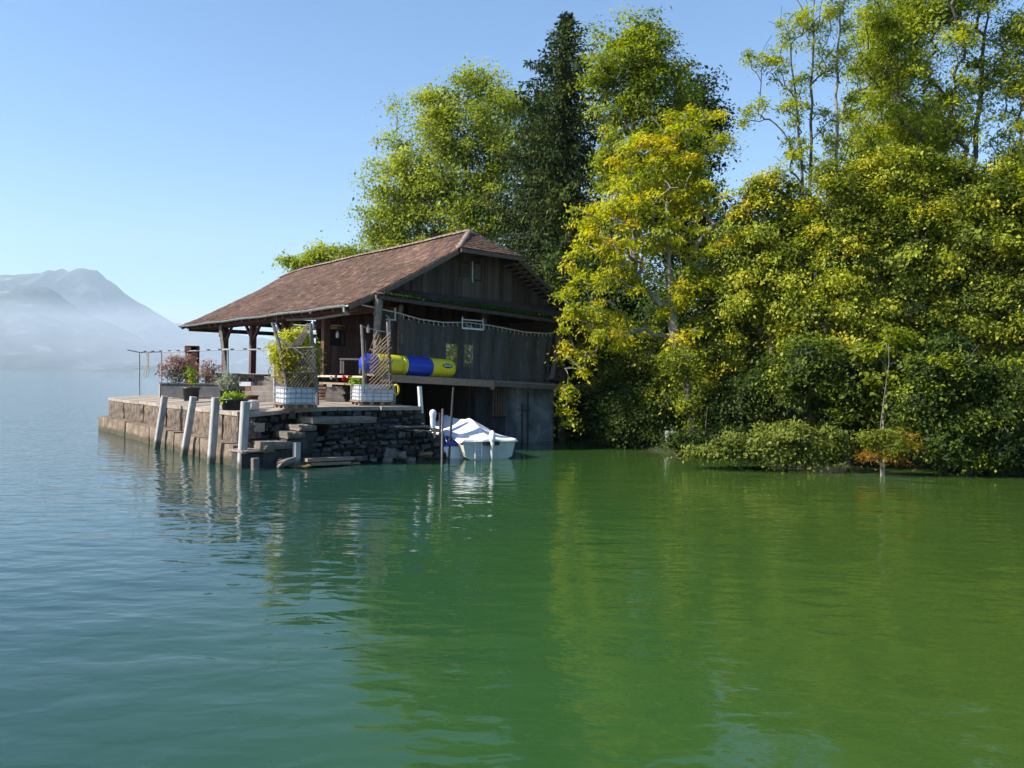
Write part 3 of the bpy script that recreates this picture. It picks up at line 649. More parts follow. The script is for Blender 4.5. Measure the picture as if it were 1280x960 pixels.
# gallery floor and edge, platform under the curtain
fl = MB(); fl.add([H(.75, .4, FZ - .08), H(10.3, .4, FZ - .08), H(10.3, 17.2, FZ - .08), H(.75, 17.2, FZ - .08), H(.75, .4, FZ), H(10.3, .4, FZ), H(10.3, 17.2, FZ), H(.75, 17.2, FZ)], [(0, 3, 2, 1), (4, 5, 6, 7), (0, 1, 5, 4), (1, 2, 6, 5), (2, 3, 7, 6), (3, 0, 4, 7)]); fl.build('gallery_floor', M['dark_wood'], house)
MB().bar(H(.72, .1, FZ - .03), H(.72, 9.8, FZ - .03), .06, .07, up=UP).build('gallery_edge', M['pale_wood'], house)
MB().bar(H(.72, 9.8, FZ - .03), H(.72, 17.2, FZ - .03), .06, .07, up=UP).build('gallery_edge', M['pale_wood'], house)
for t in (.6, 2.5, 4.2, 6.4, 8.6, 11, 14, 16.6): MB().bar(H(1.0, t, 1.5), H(1.0, t, FZ - .08), .16, .16, up=U).build('floor_prop', M['dark_wood'], house)
MB().box(H(1.75, 9, 2.0), U * 8, W * .1, UP * .42).build('undercroft_wall', M['rubble'], house)
MB().box(H(.62, 3.0, 2.22), U * 2.9, W * .3, UP * .03).build('side_shelf', M['tan_wood'], house)
def platz(s): return lerp(2.58, 2.33, (s - 1.0) / 8)
for (sa, sb) in ((.9, 5.55), (5.57, 9.95)):
    MB().bar(H(sa, -.72, platz(sa) - .13), H(sb, -.72, platz(sb) - .13 - (.03 if sb > 6 else 0)), .08, .24 if sa < 2 else .17).build('platform_beam', M['tan_wood'] if sa < 2 else M['board'], house)
x = .9
while x < 9.9:
    x1 = x + .28; MB().add([H(x, -.68, platz(x) - .06), H(x1 - .015, -.68, platz(x1) - .06), H(x1 - .015, .45, platz(x1) - .06), H(x, .45, platz(x) - .06), H(x, -.68, platz(x)), H(x1 - .015, -.68, platz(x1)), H(x1 - .015, .45, platz(x1)), H(x, .45, platz(x))], [(0, 3, 2, 1), (4, 5, 6, 7), (0, 1, 5, 4), (1, 2, 6, 5), (2, 3, 7, 6), (3, 0, 4, 7)]).build('deck_plank', M['tan_wood'], house, H(x, 0, platz(x))); x = x1
MB().bar(H(5.5, -.72, 2.1), H(5.5, -.72, 2.32), .12, .12, up=U).build('beam_block', M['tan_wood'], house)
# rear wall boards of the gallery with two dark windows, side and back walls of the room
WT = 5.0
wins = []
a, b = PT(396, 412, WT), PT(430, 432, WT); wins.append((ST(a)[0], ST(b)[0], b.z, a.z))
open_ = (7.4, 9.0, 3.0, 4.0)
s_ = 1.25
while s_ < 10.2:
    bw = random.uniform(.17, .25); s1 = s_ + bw - .01; sc = (s_ + s1) / 2; spans = [(FZ, 4.85 + min(s_, 11.6 - s_) * .3)]
    for w0, w1, z0, z1 in wins + [open_]:
        if w0 < sc < w1: spans = [(FZ, z0), (z1, spans[-1][1])]
    for z0, z1 in spans: MB().box(H(sc, WT + random.uniform(-.008, .008), (z0 + z1) / 2), W * (s1 - s_) / 2, U * .015, UP * (z1 - z0) / 2).build('board', M['board_red'], house, H(sc, WT, z0))
    s_ += bw
w0, w1, z0, z1 = wins[0]
wf = MB()
for zz in (z0, z1): wf.bar(H(w0, WT - .03, zz), H(w1, WT - .03, zz), .05, .05)
for sx in (w0, (w0 + w1) / 2, w1): wf.bar(H(sx, WT - .03, z0), H(sx, WT - .03, z1), .05, .05, up=U)
wnd = wf.build('window', M['dark_wood'], house, H(w0, WT, z0)); MB().box(H((w0 + w1) / 2, WT + .05, (z0 + z1) / 2), W * (w1 - w0) / 2, U * .01, UP * (z1 - z0) / 2).build('pane', M['black'], wnd)
def wall_panel(nm, p, q, z0, z1, m, th=.06): return MB().bar(p + UP * (z0 + z1) / 2, q + UP * (z0 + z1) / 2, th, z1 - z0).build(nm, M[m], house)
wall_panel('side_wall', H(10.2, .3), H(10.2, 6.6), 2.3, 5.0, 'board'); wall_panel('side_wall', H(10.2, 9.2), H(10.2, 12), 2.3, 5.0, 'board')
wall_panel('side_wall', H(10.2, 6.6), H(10.2, 9.2), 2.3, 2.9, 'board'); wall_panel('side_wall', H(10.2, 6.6), H(10.2, 9.2), 4.3, 5.0, 'board')
# plank wall left of the curtain and pale corner post
s_ = 1.35
while s_ < 2.15:
    MB().box(H(s_ + .1, .42, 3.7), W * .097, U * .015, UP * 1.2).build('board', M['board'], house, H(s_, .42, 2.5)); s_ += .21
a = PT(470, 421, -.05); b = PT(474, 369, -.1); MB().tube([a, a.lerp(b, .5) + W * .03, b], [.09, .12, .15], 8).build('corner_post', M['grey_wood'], house)
a = PT(478, 372, -.1); b = PT(468, 394, -.05); MB().bar(a, b, .09, .09).build('corner_brace', M['grey_wood'], house)
post(1.25, .3, FZ, 4.9, .18, 'board'); post(10.0, .3, 0, 5.2, .2, 'board'); post(2.15, .3, FZ, 5.0, .12, 'grey_wood')
post(6.0, .5, 2.4, 5.2, .16, 'board')
a, b = PT(702, 408, -.1), PT(690, 474, -.3); MB().bar(a, b, .2, .12).build('slanted_post', M['board'], house)
# netting curtain and its sagging rope
m, n, l, bs = newmat('netting'); at_ = n.new('ShaderNodeTexNoise'); at_.inputs['Scale'].default_value = 2.2; at_.inputs['Detail'].default_value = 6
tc = n.new('ShaderNodeTexCoord'); mp = n.new('ShaderNodeMapping'); mp.inputs['Scale'].default_value = (3, 3, .35); l.new(tc.outputs['Object'], mp.inputs[0]); l.new(mp.outputs[0], at_.inputs[0])
r = ramp(n, [(.030, .027, .025), (.088, .082, .078), (.20, .19, .18)]); l.new(at_.outputs[0], r.inputs[0]); l.new(r.outputs[0], bs.inputs['Base Color']); bs.inputs['Roughness'].default_value = .9
tp = n.new('ShaderNodeBsdfTransparent'); mx = n.new('ShaderNodeMixShader'); mx.inputs[0].default_value = .28; l.new(bs.outputs[0], mx.inputs[1]); l.new(tp.outputs[0], mx.inputs[2]); l.new(mx.outputs[0], n['Material Output'].inputs[0])
M['net'] = m
rope = [(452, 381), (497, 391), (525, 399), (554, 403), (586, 403), (617, 407.5), (655, 415), (684, 417), (692, 416)]
RP = [PT(x, y, .02) for x, y in rope]; RS_ = [(ST(p)[0], p.z) for p in RP]
def cz(s): return interp(s, RS_)
def cur(u_, v_):
    s0 = lerp(2.0, 9.25, u_); zt = cz(s0) - .07 - .05 * abs(math.sin(s0 * 9)); zb = platz(s0) + .02; s1 = lerp(s0, lerp(2.05, 9.1, u_), v_)
    fold = .075 * math.sin(s0 * 7 + 1.5 * math.sin(s0 * 2.1)) * (1 - .4 * v_) + .04 * noise.noise(Vector((s0 * 2.5, v_ * 2, 0)))
    return H(s1, .08 + fold + .10 * math.sin(v_ * math.pi), lerp(zt, zb, v_))
MB().grid(cur, 130, 10).build('netting_curtain', M['net'], house, None, True)
MB().tube(RP, .022, 5).build('curtain_rope', M['rope'], house)
hk = MB()
for i in range(34):
    s0 = lerp(2.1, 9.0, i / 33); z = cz(s0); hk.bar(H(s0, .02, z), H(s0 + .05, .05, z - .14), .02)
hk.build('curtain_hooks', M['rope'], house)
def bracket(px_, py0, py1, w_, t):
    a = PT(px_, py0, t); b = PT(px_, py1, t); f = MB(); f.bar(a, b, .05); f.bar(b - W * w_, b + W * .04, .045); f.bar(a + UP * -.25 - W * w_, b - W * w_ * .5, .02); f.build('hanging_frame', M['steel'], house)
bracket(494, 385, 400, .35, -.25); bracket(604, 398, 412, .8, -.25); bracket(487, 400, 425, .0, -.2)
f = MB(); p = PT(604, 398, -.25); q = PT(604, 412, -.25); f.bar(p, q, .05); f.bar(q, q - W * .95, .06); f.bar(p - W * .95, q - W * .95, .03); f.bar(p - UP * .1, p - W * .95 - UP * .1, .03); f.build('hanging_frame', M['white_paint'], house)
# ---------- lower storey: boat bay
post(1.35, .5, 0, 2.4, .25, 'board')
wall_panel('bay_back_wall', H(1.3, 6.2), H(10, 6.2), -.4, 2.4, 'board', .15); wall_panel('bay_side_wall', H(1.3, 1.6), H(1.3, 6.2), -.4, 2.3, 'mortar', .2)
cw = MB()
def cbox(mb, s0, s1, t0, t1, z0, z1): return mb.box(H((s0 + s1) / 2, (t0 + t1) / 2, (z0 + z1) / 2), W * (s1 - s0) / 2, U * (t1 - t0) / 2, UP * (z1 - z0) / 2)
d0, d1 = ST(PT(616, 500, .9))[0], ST(PT(644, 500, .9))[0]; zl = PT(630, 522, .9).z; zh = 2.18
sL = ST(PT(594, 500, .9))[0]
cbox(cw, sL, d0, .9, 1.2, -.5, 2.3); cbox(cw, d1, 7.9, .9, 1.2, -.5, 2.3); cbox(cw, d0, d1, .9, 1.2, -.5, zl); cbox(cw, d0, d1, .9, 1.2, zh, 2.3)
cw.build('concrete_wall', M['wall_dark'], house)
wf = MB(); wf.bar(H(d0, .88, zl + .02), H(d1, .88, zl + .02), .05, .06); wf.bar(H(d0, .88, zh), H(d1, .88, zh), .05, .06); bw_ = wf.build('barred_opening', M['dark_wood'], house, H(d0, .88, zl))
n = 9
for i in range(n):
    q = lerp(d0 + .05, d1 - .05, i / (n - 1)); MB().bar(H(q, .92, zl), H(q, .92, zh), .05, .04, up=U).build('bar', M['tan_wood'], bw_)
wall_panel('bay_side_wall', H(sL, 1.2), H(sL, 6.0), -.4, 2.3, 'board', .15)
sa, sb, sc = ST(PT(645, 550, .2))[0], ST(PT(693, 550, .2))[0], ST(PT(687, 487, .2))[0]
me = MB()
def butt(u_, v_):
    s = lerp(sa, lerp(sb, sc, v_), u_); return H(s, .2 + .02 * noise.noise(Vector((u_ * 9, v_ * 9, 1))) , lerp(-.6, 2.28, v_))
me.grid(butt, 14, 14)
me.add([H(sb, .2, -.6), H(sb, 5, -.6), H(sc, 5, 2.28), H(sc, .2, 2.28)], [(0, 1, 2, 3)]); me.add([H(sa, .2, -.6), H(sa, 1.1, -.6), H(sa, 1.1, 2.28), H(sa, .2, 2.28)], [(3, 2, 1, 0)])
me.build('buttress', M['concrete'], house)
wall_panel('lower_side_wall', H(9.6, .5), H(9.6, 12), -.4, 2.4, 'concrete', .3)
for x, y0, y1 in ((653, 505, 556), (660, 491, 556)):
    MB().tube([PT(x, y0, .05), PT(x, y1, .05) - UP * .5], .035, 6).build('iron_pole', M['iron'], house)
MB().bar(PT(648, 512.5, .02), PT(663, 513, .02), .03).build('iron_crossbar', M['iron'], house)
MB().bar(PT(613, 487, .7), PT(613, 540, .7), .035).build('drain_pipe', M['iron'], house)
# moss along the pent roof edge
def cards(pts, dirs, size, wid, rng):
    n = len(pts); d = dirs / (np.linalg.norm(dirs, axis=1, keepdims=True) + 1e-9); r = rng.normal(size=(n, 3)); s = np.cross(d, r); s /= (np.linalg.norm(s, axis=1, keepdims=True) + 1e-9)
    nn = np.cross(d, s); sz = size[:, None] if isinstance(size, np.ndarray) else size; wd = wid[:, None] if isinstance(wid, np.ndarray) else wid
    a = pts; b = pts + d * sz * .5 + s * wd * .5 + nn * wd * .12; c = pts + d * sz; e = pts + d * sz * .5 - s * wd * .5 + nn * wd * .12
    v = np.stack([a, b, c, e], 1).reshape(-1, 3); q = np.arange(n * 4).reshape(-1, 4); return v, q
M['moss'] = leafmat('moss', [(.02, .035, .008), (.04, .07, .012), (.07, .10, .02)], .1, .9)
n = 5200; uu = RNG.random(n) * 9.3 + 1.2; ff = 1.03 - RNG.random(n) ** 1.5 * .38
keep = np.array([noise.noise(Vector((a * .8, b * 2, 4))) + .42 - (1.0 - b) * 1.6 > 0 for a, b in zip(uu, ff)]); uu, ff = uu[keep], ff[keep]
pts = np.array([tuple(pent(a, b) + UP * .01) for a, b in zip(uu, ff)]); v, q = cards(pts, RNG.normal(size=(len(pts), 3)) * .6 + np.array([-.1, -.5, .3]), .09, .07, RNG)
me = np_mesh('roof_moss', v - np.array(BASE['boathouse']), q, M['moss'], np.repeat(RNG.random(len(pts)), 4)); o = add_obj('roof_moss', me, house); o['kind'] = 'stuff'
# ================================================================== TREES
GREEN_ASH = leafmat('leaf_light_green', [(.10, .135, .024), (.225, .275, .036), (.36, .41, .050), (.50, .52, .075)], .45)
YGREEN = leafmat('leaf_yellow_green', [(.07, .10, .012), (.18, .225, .016), (.33, .365, .022), (.48, .48, .028), (.58, .43, .02)], .5)
ASHY = leafmat('leaf_ash_yellow', [(.06, .09, .014), (.15, .195, .020), (.29, .34, .026), (.46, .48, .036)], .5)
OLIVE = leafmat('leaf_olive', [(.024, .040, .009), (.085, .12, .015), (.20, .24, .022), (.36, .39, .034), (.48, .42, .035)], .4)
MIDG = leafmat('leaf_mid_green', [(.016, .030, .006), (.048, .080, .010), (.125, .17, .016), (.30, .34, .030)], .4)
DARKG = leafmat('leaf_dark_green', [(.010, .024, .007), (.025, .048, .010), (.05, .08, .014), (.09, .12, .02)], .35)
SPRUCE = leafmat('spruce_needles', [(.014, .026, .010), (.036, .056, .014), (.075, .10, .020), (.16, .18, .032)], .12, .75, .08)
ORANGE = leafmat('leaf_orange_red', [(.12, .16, .015), (.24, .24, .02), (.32, .13, .02), (.36, .08, .015)], .45)
PINKF = leafmat('leaf_pink_grey', [(.07, .085, .05), (.17, .18, .12), (.36, .18, .14), (.52, .34, .28)], .3)
SAGE = leafmat('leaf_sage', [(.18, .20, .13), (.32, .34, .24), (.46, .47, .36)], .3)
LIME = leafmat('leaf_lime', [(.12, .20, .015), (.25, .34, .03), (.36, .42, .05)], .45)
def skeleton(trunk, tips, rng, up_bias=.35, wob=.12):
    """trunk: list of points; tips: (n,3). returns nodes, parent index, leaf-tip node ids"""
    nodes = []; par = []
    for i, p in enumerate(trunk):
        nodes.append(np.array(p, float)); par.append(i - 1)
    low = trunk[0]; order = np.argsort(np.linalg.norm(tips - np.mean(np.array([tuple(p) for p in trunk]), 0), axis=1)); ends = []
    first = max(1, int(len(trunk) * .25))
    arr = np.array(nodes)
    for k in order:
        T = tips[k]; cand = arr[first:]; dv = T - cand; dist = np.linalg.norm(dv, axis=1); hd = np.hypot(dv[:, 0], dv[:, 1])
        cost = dist + np.maximum(0, hd * up_bias - dv[:, 2]) * 1.4
        j = int(np.argmin(cost)) + first; Pn = arr[j]; L = dist[j - first]; n = max(2, min(6, int(L / .55) + 1)); prev = j
        new = []
        for i in range(1, n + 1):
            f = i / n; p = Pn + (T - Pn) * f + rng.normal(size=3) * wob * L * .35 * math.sin(f * math.pi) + np.array([0, 0, .10 * L * math.sin(f * math.pi)])
            new.append(p); par.append(prev); prev = len(nodes) + len(new) - 1
        nodes += new; arr = np.array(nodes); ends.append(len(nodes) - 1)
    return arr, np.array(par), ends
def limb_mesh(name, arr, par, rtrunk, rtip, m, org, sides=5, power=2.3):
    n = len(arr); acc = np.zeros(n); kids = np.zeros(n, int)
    for i in range(n - 1, 0, -1):
        if acc[i] == 0: acc[i] = rtip ** power
        acc[par[i]] += acc[i]
    if acc[0] == 0: acc[0] = rtip ** power
    r = acc ** (1 / power); r = np.minimum(r * (rtrunk / r[0]) ** np.clip((r / r[0]) ** .5, 0, 1), rtrunk)
    i = np.arange(1, n); p0 = arr[par[i]]; p1 = arr[i]; d = p1 - p0; L = np.linalg.norm(d, axis=1, keepdims=True) + 1e-9; d = d / L
    ref = np.where(np.abs(d[:, 2:3]) > .9, np.array([[1., 0, 0]]), np.array([[0, 0, 1.]])); x = np.cross(d, ref); x /= np.linalg.norm(x, axis=1, keepdims=True); y = np.cross(d, x)
    r0 = np.minimum(r[par[i]], r[i] * 1.35)[:, None, None]; r1 = r[i][:, None, None]; a = np.arange(sides) * 2 * np.pi / sides
    ring = x[:, None, :] * np.cos(a)[None, :, None] + y[:, None, :] * np.sin(a)[None, :, None]
    v = np.concatenate([p0[:, None, :] - d[:, None, :] * .02 + ring * r0, p1[:, None, :] + ring * r1], 1).reshape(-1, 3)
    b = (np.arange(n - 1) * 2 * sides)[:, None]; k = np.arange(sides)[None, :]; k2 = (k + 1) % sides
    q = np.stack([b + k, b + k2, b + sides + k2, b + sides + k], 2).reshape(-1, 4)
    me = np_mesh(name, v - np.array(org), q, m); me.shade_smooth(); return me
def blob_tips(blobs, n, rng, shell=.45):
    vol = np.array([(b[1][0] * b[1][1] * b[1][2]) ** (2 / 3) for b in blobs]); vol /= vol.sum(); out = []
    for (c, r), f in zip(blobs, vol):
        k = max(2, int(round(n * f))); d = rng.normal(size=(k, 3)); d /= np.linalg.norm(d, axis=1, keepdims=True); rad = rng.random(k) ** shell
        out.append(np.array(c) + d * rad[:, None] * np.array(r) * (1 + .12 * rng.normal(size=(k, 1))))
    return np.concatenate(out)
def cards_n(pts, nrm, size, wid, rng):
    n = nrm / (np.linalg.norm(nrm, axis=1, keepdims=True) + 1e-9); r = rng.normal(size=n.shape); r[:, 2] -= .5; d = r - n * np.sum(r * n, 1, keepdims=True); d /= (np.linalg.norm(d, axis=1, keepdims=True) + 1e-9); s = np.cross(n, d)
    sz = size[:, None]; wd = wid[:, None]; v = np.stack([pts, pts + d * sz * .45 + s * wd * .5 + n * wd * .14, pts + d * sz - n * sz * .12, pts + d * sz * .45 - s * wd * .5 + n * wd * .14], 1).reshape(-1, 3)
    return v, np.arange(len(pts) * 4).reshape(-1, 4)
def leaves(tips, per, spread, size, wid, rng, flat=.55, droop=.2, hue=None, outward=None, cvar=.16, lvar=.13, bias=.5):
    n = len(tips); per = per * 1.32; cl = rng.integers(int(per * .5), int(per * 1.5) + 1, n); idx = np.repeat(np.arange(n), cl); k = len(idx)
    sp = (spread * (0.7 + .6 * rng.random(n)))[idx][:, None]
    off = rng.normal(size=(k, 3)) * sp * np.array([.55, .55, .55 * flat]); off[:, 2] -= (off[:, 0] ** 2 + off[:, 1] ** 2) / (sp[:, 0] + 1e-6) * droop
    p = tips[idx] + off; d = off / (np.linalg.norm(off, axis=1, keepdims=True) + 1e-9) + rng.normal(size=(k, 3)) * .55; d[:, 2] -= .25
    h = np.clip((hue[idx] if hue is not None else bias + rng.normal(size=n)[idx] * cvar) + rng.normal(size=k) * lvar, 0, 1)
    sz = size * np.clip(np.exp(rng.normal(size=k) * .32), .45, 1.8) * .84; cen = tips.mean(0); ow = tips - cen; ow /= (np.linalg.norm(ow, axis=1, keepdims=True) + 1e-9); cn = ow * .55 + rng.normal(size=(n, 3)) * .38 + np.array([-.15, -.12, .55])
    nr = cn[idx] + rng.normal(size=(k, 3)) * .62; v, q = cards_n(p, nr, sz, sz * wid * (.75 + .5 * rng.random(k)), rng); return v, q, np.repeat(h, 4)
def px_blob(x, y, rx, ry, Y, rd=None):
    c = P(x, y, Y); return (tuple(c), (rx / F * Y, rd if rd else (rx + ry) / 2 / F * Y * .8, ry / F * Y))
def tree(name, label, cat, base, trunk_px, Y, blobs, ntips, per, spread, size, wid, m, bark='bark', rt=.18, rtip=.012, group=None, seed=1, flat=.55, droop=.2, bias=.5, cvar=.16, lvar=.13, hue=None, shell=.45, extra_bare=0, up_bias=.35, depth_var=0, crown='crown', trunk='trunk', wob=.08):
    rng = np.random.default_rng(seed)
    t = thing(name, label, cat, base, group); bs = [px_blob(*b[:4], Y + (b[4] if len(b) > 4 else 0), b[5] if len(b) > 5 else None) for b in blobs]
    tr = [Vector(base) - UP * .3, Vector(base)] + [P(x, y, Y + (dd[0] if dd else 0)) for x, y, *dd in trunk_px]
    dense = [tr[0]]
    for a, b in zip(tr, tr[1:]):
        k = max(1, int((b - a).length / .6))
        for i in range(1, k + 1): dense.append(a.lerp(b, i / k) + Vector(rng.normal(size=3) * .03))
    tips = blob_tips(bs, ntips, rng, shell); tips[:, 2] = np.maximum(tips[:, 2], max(base[2] + .15, .42 + .12 * rng.random(len(tips))) if False else np.maximum(base[2] + .15, .38 + .25 * rng.random(len(tips))))
    allt = tips
    if extra_bare: 
        e = blob_tips([(c, tuple(np.array(r) * 1.15)) for c, r in bs], extra_bare, rng, .25); allt = np.concatenate([tips, e])
    arr, par, ends = skeleton([tuple(p) for p in dense], allt, rng, up_bias, wob)
    o = add_obj(trunk, limb_mesh(trunk, arr, par, rt, rtip, M[bark], base), t)
    hv = None if hue is None else hue(tips, rng)
    v, q, h = leaves(tips, per, spread, size, wid, rng, flat, droop, hv, None, cvar, lvar, bias)
    add_obj(crown, np_mesh(crown, v - np.array(base), q, m, h), t); return t
def gb(x, y, Y):  # a ground point under pixel column x at depth Y
    p = P(x, y, Y); return Vector((p.x, p.y, gz(p.x, p.y)))

# --- spruce -----------------------------------------------------------
def spruce(name, label, x0, ytop, ybot, Y, rmax, seed, group=None):
    rng = np.random.default_rng(seed); top = P(x0, ytop, Y); base = gb(x0, ybot, Y); t = thing(name, label, 'spruce tree', base, group)
    Hh = top.z - base.z; mb = MB().tube([base - UP * .3, base.lerp(top, .5), top], [.30, .16, .015], 8); mb.build('trunk', M['bark'], t)
    pts, dirs, sz, tn = [], [], [], []; br = MB(); z = 1.2; lev = 0
    while z < Hh - .15:
        f = 1 - z / Hh; R = min(3.5, rmax * (f ** .70)) * (1 if f < .9 else .8) * rng.uniform(.75, 1.12); nb = 7 if f > .15 else 5; a0 = rng.random() * 6.28
        for k in range(nb):
            a = a0 + 6.283 * k / nb + rng.normal() * .25; L = R * rng.uniform(.45, 1.35); dx, dy = math.cos(a), math.sin(a); n = max(4, int(L / .16)); prev = None; path = []
            for i in range(n + 1):
                u_ = i / n; zz = base.z + z + L * (.18 * u_ - .55 * u_ * u_ + .30 * u_ ** 4) ; path.append(Vector((base.x + dx * L * u_ + rng.normal() * .02, base.y + dy * L * u_ + rng.normal() * .02, zz)))
            br.tube(path[::2] if len(path) > 5 else path, [.03 * f + .012] * 1 + [.02 * f + .008] * (len(path[::2] if len(path) > 5 else path) - 1), 4, cap=False)
            hue = .45 + rng.normal() * .14
            for i in range(1, n + 1):
                u_ = i / n; hang = (.25 + .55 * f) * (1 - .35 * u_) ; c = path[i]
                for s_ in range(9 if f > .5 else 8):
                    side = rng.normal() * .22 * (1.2 - u_ * .7) * (.5 + f); drop = rng.random() ** 1.1 * hang
                    pts.append((c.x - dy * side, c.y + dx * side, c.z - drop)); dirs.append((dx * .35 + rng.normal() * .3, dy * .35 + rng.normal() * .3, -.9 if drop > .1 else .05)); sz.append(rng.uniform(.16, .30)); tn.append(hue + rng.normal() * .12)
        z += .40 * (.55 + .6 * f); lev += 1
    br.build('branches', M['bark'], t)
    pts = np.array(pts); v, q = cards(pts, np.array(dirs), np.array(sz), np.array(sz) * .42, rng)
    add_obj('foliage', np_mesh('foliage', v - np.array(base), q, SPRUCE, np.repeat(np.clip(tn, 0, 1), 4)), t)
spruce('spruce_tree', 'tall dark spruce with a pointed top rising right behind the roof', 703, 14, 330, 41, 6.9, 5)
spruce('spruce_tree', 'shorter dark spruce half hidden between the pointed spruce and the light green tree', 672, 110, 330, 44.5, 5.0, 6)

# --- trees behind the boathouse ----------------------------------------
tree('ash_tree', 'full light green broadleaf tree behind the boathouse roof', 'tree', gb(570, 380, 50), [(575, 330), (578, 260), (585, 190), (592, 130)], 50,
     [(590, 150, 52, 55), (535, 190, 55, 62), (500, 235, 42, 48), (480, 270, 30, 30), (560, 240, 70, 60), (620, 200, 34, 90), (610, 280, 45, 45), (555, 300, 60, 40), (470, 290, 20, 16), (600, 105, 34, 20), (545, 125, 28, 20), (640, 130, 18, 34), (520, 300, 50, 26)], 560, 115, .85, .22, .5, GREEN_ASH, rt=.32, seed=21, bias=.52, cvar=.17, shell=.4)
tree('low_tree', 'low rounded tree peeping over the far end of the roof ridge, yellow on its left', 'tree', gb(420, 400, 60), [(425, 350), (430, 325)], 60,
     [(375, 330, 22, 12), (400, 320, 26, 14), (435, 315, 28, 13), (465, 318, 25, 12), (420, 345, 60, 20)], 110, 120, .7, .24, .5, GREEN_ASH, rt=.2, seed=22, bias=.55)
tree('tall_tree', 'tallest yellow-green broadleaf tree, right beside the pointed spruce', 'tree', gb(790, 420, 38), [(792, 330), (790, 230), (793, 150), (797, 70)], 38,
     [(800, 40, 28, 26), (775, 70, 50, 40), (812, 80, 38, 50), (850, 110, 20, 30), (752, 90, 18, 26), (795, 130, 50, 45), (765, 200, 20, 50), (785, 250, 40, 60), (830, 170, 45, 50), (850, 220, 30, 40)], 330, 105, .62, .19, .5, ASHY, bark='bark_pale', rt=.26, seed=23, bias=.5, cvar=.2, shell=.42, extra_bare=30)
tree('dark_tree', 'dark green broadleaf tree filling the gap behind the tallest tree', 'tree', gb(850, 430, 42), [(852, 330), (850, 200)], 42,
     [(868, 110, 24, 26), (860, 160, 45, 45), (885, 150, 22, 20), (840, 240, 60, 60), (880, 300, 60, 50), (740, 300, 40, 50)], 200, 120, .8, .22, .55, DARKG, rt=.25, seed=24, bias=.55)
# --- the yellow tree leaning out in front -------------------------------
def hue_y(tips, rng):
    a = .62 + rng.normal(size=len(tips)) * .16; return a + (rng.random(len(tips)) < .05) * .3
tree('yellow_tree', 'yellow-green autumn tree with pale forked trunk beside the boathouse', 'tree', gb(872, 540, 28.2), [(872, 500), (858, 455), (845, 420), (838, 370), (836, 310), (834, 250), (836, 190), (845, 150)], 28.2,
     [(835, 165, 30, 22), (870, 145, 34, 20), (905, 185, 22, 16), (800, 195, 36, 30), (850, 205, 45, 35), (810, 240, 55, 30), (870, 240, 50, 30), (765, 265, 50, 26), (733, 290, 28, 24), (765, 320, 50, 28), (728, 350, 24, 22), (835, 290, 60, 30), (780, 350, 55, 22), (748, 390, 34, 22), (880, 330, 40, 40), (850, 380, 45, 26), (860, 425, 38, 22), (845, 455, 30, 18), (733, 450, 18, 20), (765, 420, 32, 22), (712, 368, 13, 28), (714, 398, 10, 16), (707, 430, 9, 30), (709, 485, 8, 28), (707, 522, 6, 14)], 310, 78, .36, .16, .42, YGREEN, bark='bark_pale', rt=.21, rtip=.014, seed=31, flat=.4, droop=.35, hue=hue_y, shell=.42, extra_bare=130, wob=.16)
tree('ivy_tree', 'short trunk wrapped in yellowish ivy at the water, under the yellow tree', 'tree', gb(868, 560, 26.6), [(866, 530), (862, 500), (858, 470)], 26.6,
     [(860, 470, 16, 20), (864, 500, 12, 22), (868, 530, 12, 20), (850, 450, 25, 18)], 60, 60, .3, .10, .7, OLIVE, rt=.2, seed=32, bias=.5)
# --- slender sparse ashes ---------------------------------------------------
for i, (lab, bx, tp, bl, sd_, nt_) in enumerate([
    ('leftmost slender ash sapling with sparse bright leaves against the sky', 1010, [(1008, 300), (1004, 230), (998, 150), (990, 80), (985, 30)], [(975, 60, 22, 40), (950, 75, 16, 22), (945, 130, 18, 22), (935, 150, 14, 8), (985, 130, 20, 40), (1000, 30, 24, 24), (990, 190, 22, 30)], 41, 60),
    ('middle slender ash with a straight thin trunk and airy crown', 1016, [(1014, 300), (1013, 220), (1014, 130), (1017, 60), (1018, -40)], [(1015, 30, 24, 40), (1030, 75, 22, 30), (1018, -30, 30, 30), (1000, 100, 18, 20), (1025, 150, 20, 25), (1010, 215, 24, 25), (1040, 20, 16, 30)], 42, 62),
    ('slender ash with a thicker trunk, rightmost of the three sparse ones', 1040, [(1040, 300), (1042, 240), (1046, 160), (1046, 80), (1050, 0), (1055, -50)], [(1055, 60, 22, 50), (1060, -20, 28, 40), (1050, 170, 24, 30), (1070, 120, 24, 30), (1040, 205, 24, 25), (1065, 230, 26, 26)], 43, 70)]):
    tree('slender_ash', lab, 'tree', gb(bx, 480, 29 + i * .7), tp, 29 + i * .7, bl, nt_, 55, .30, .15, .34, ASHY, bark='bark_pale' if i == 2 else 'bark', rt=.065 + .03 * (i == 2), rtip=.008, wob=.05, seed=sd_, group='slender sparse ashes', flat=.5, droop=.3, bias=.68, extra_bare=46, shell=.5, up_bias=.8)
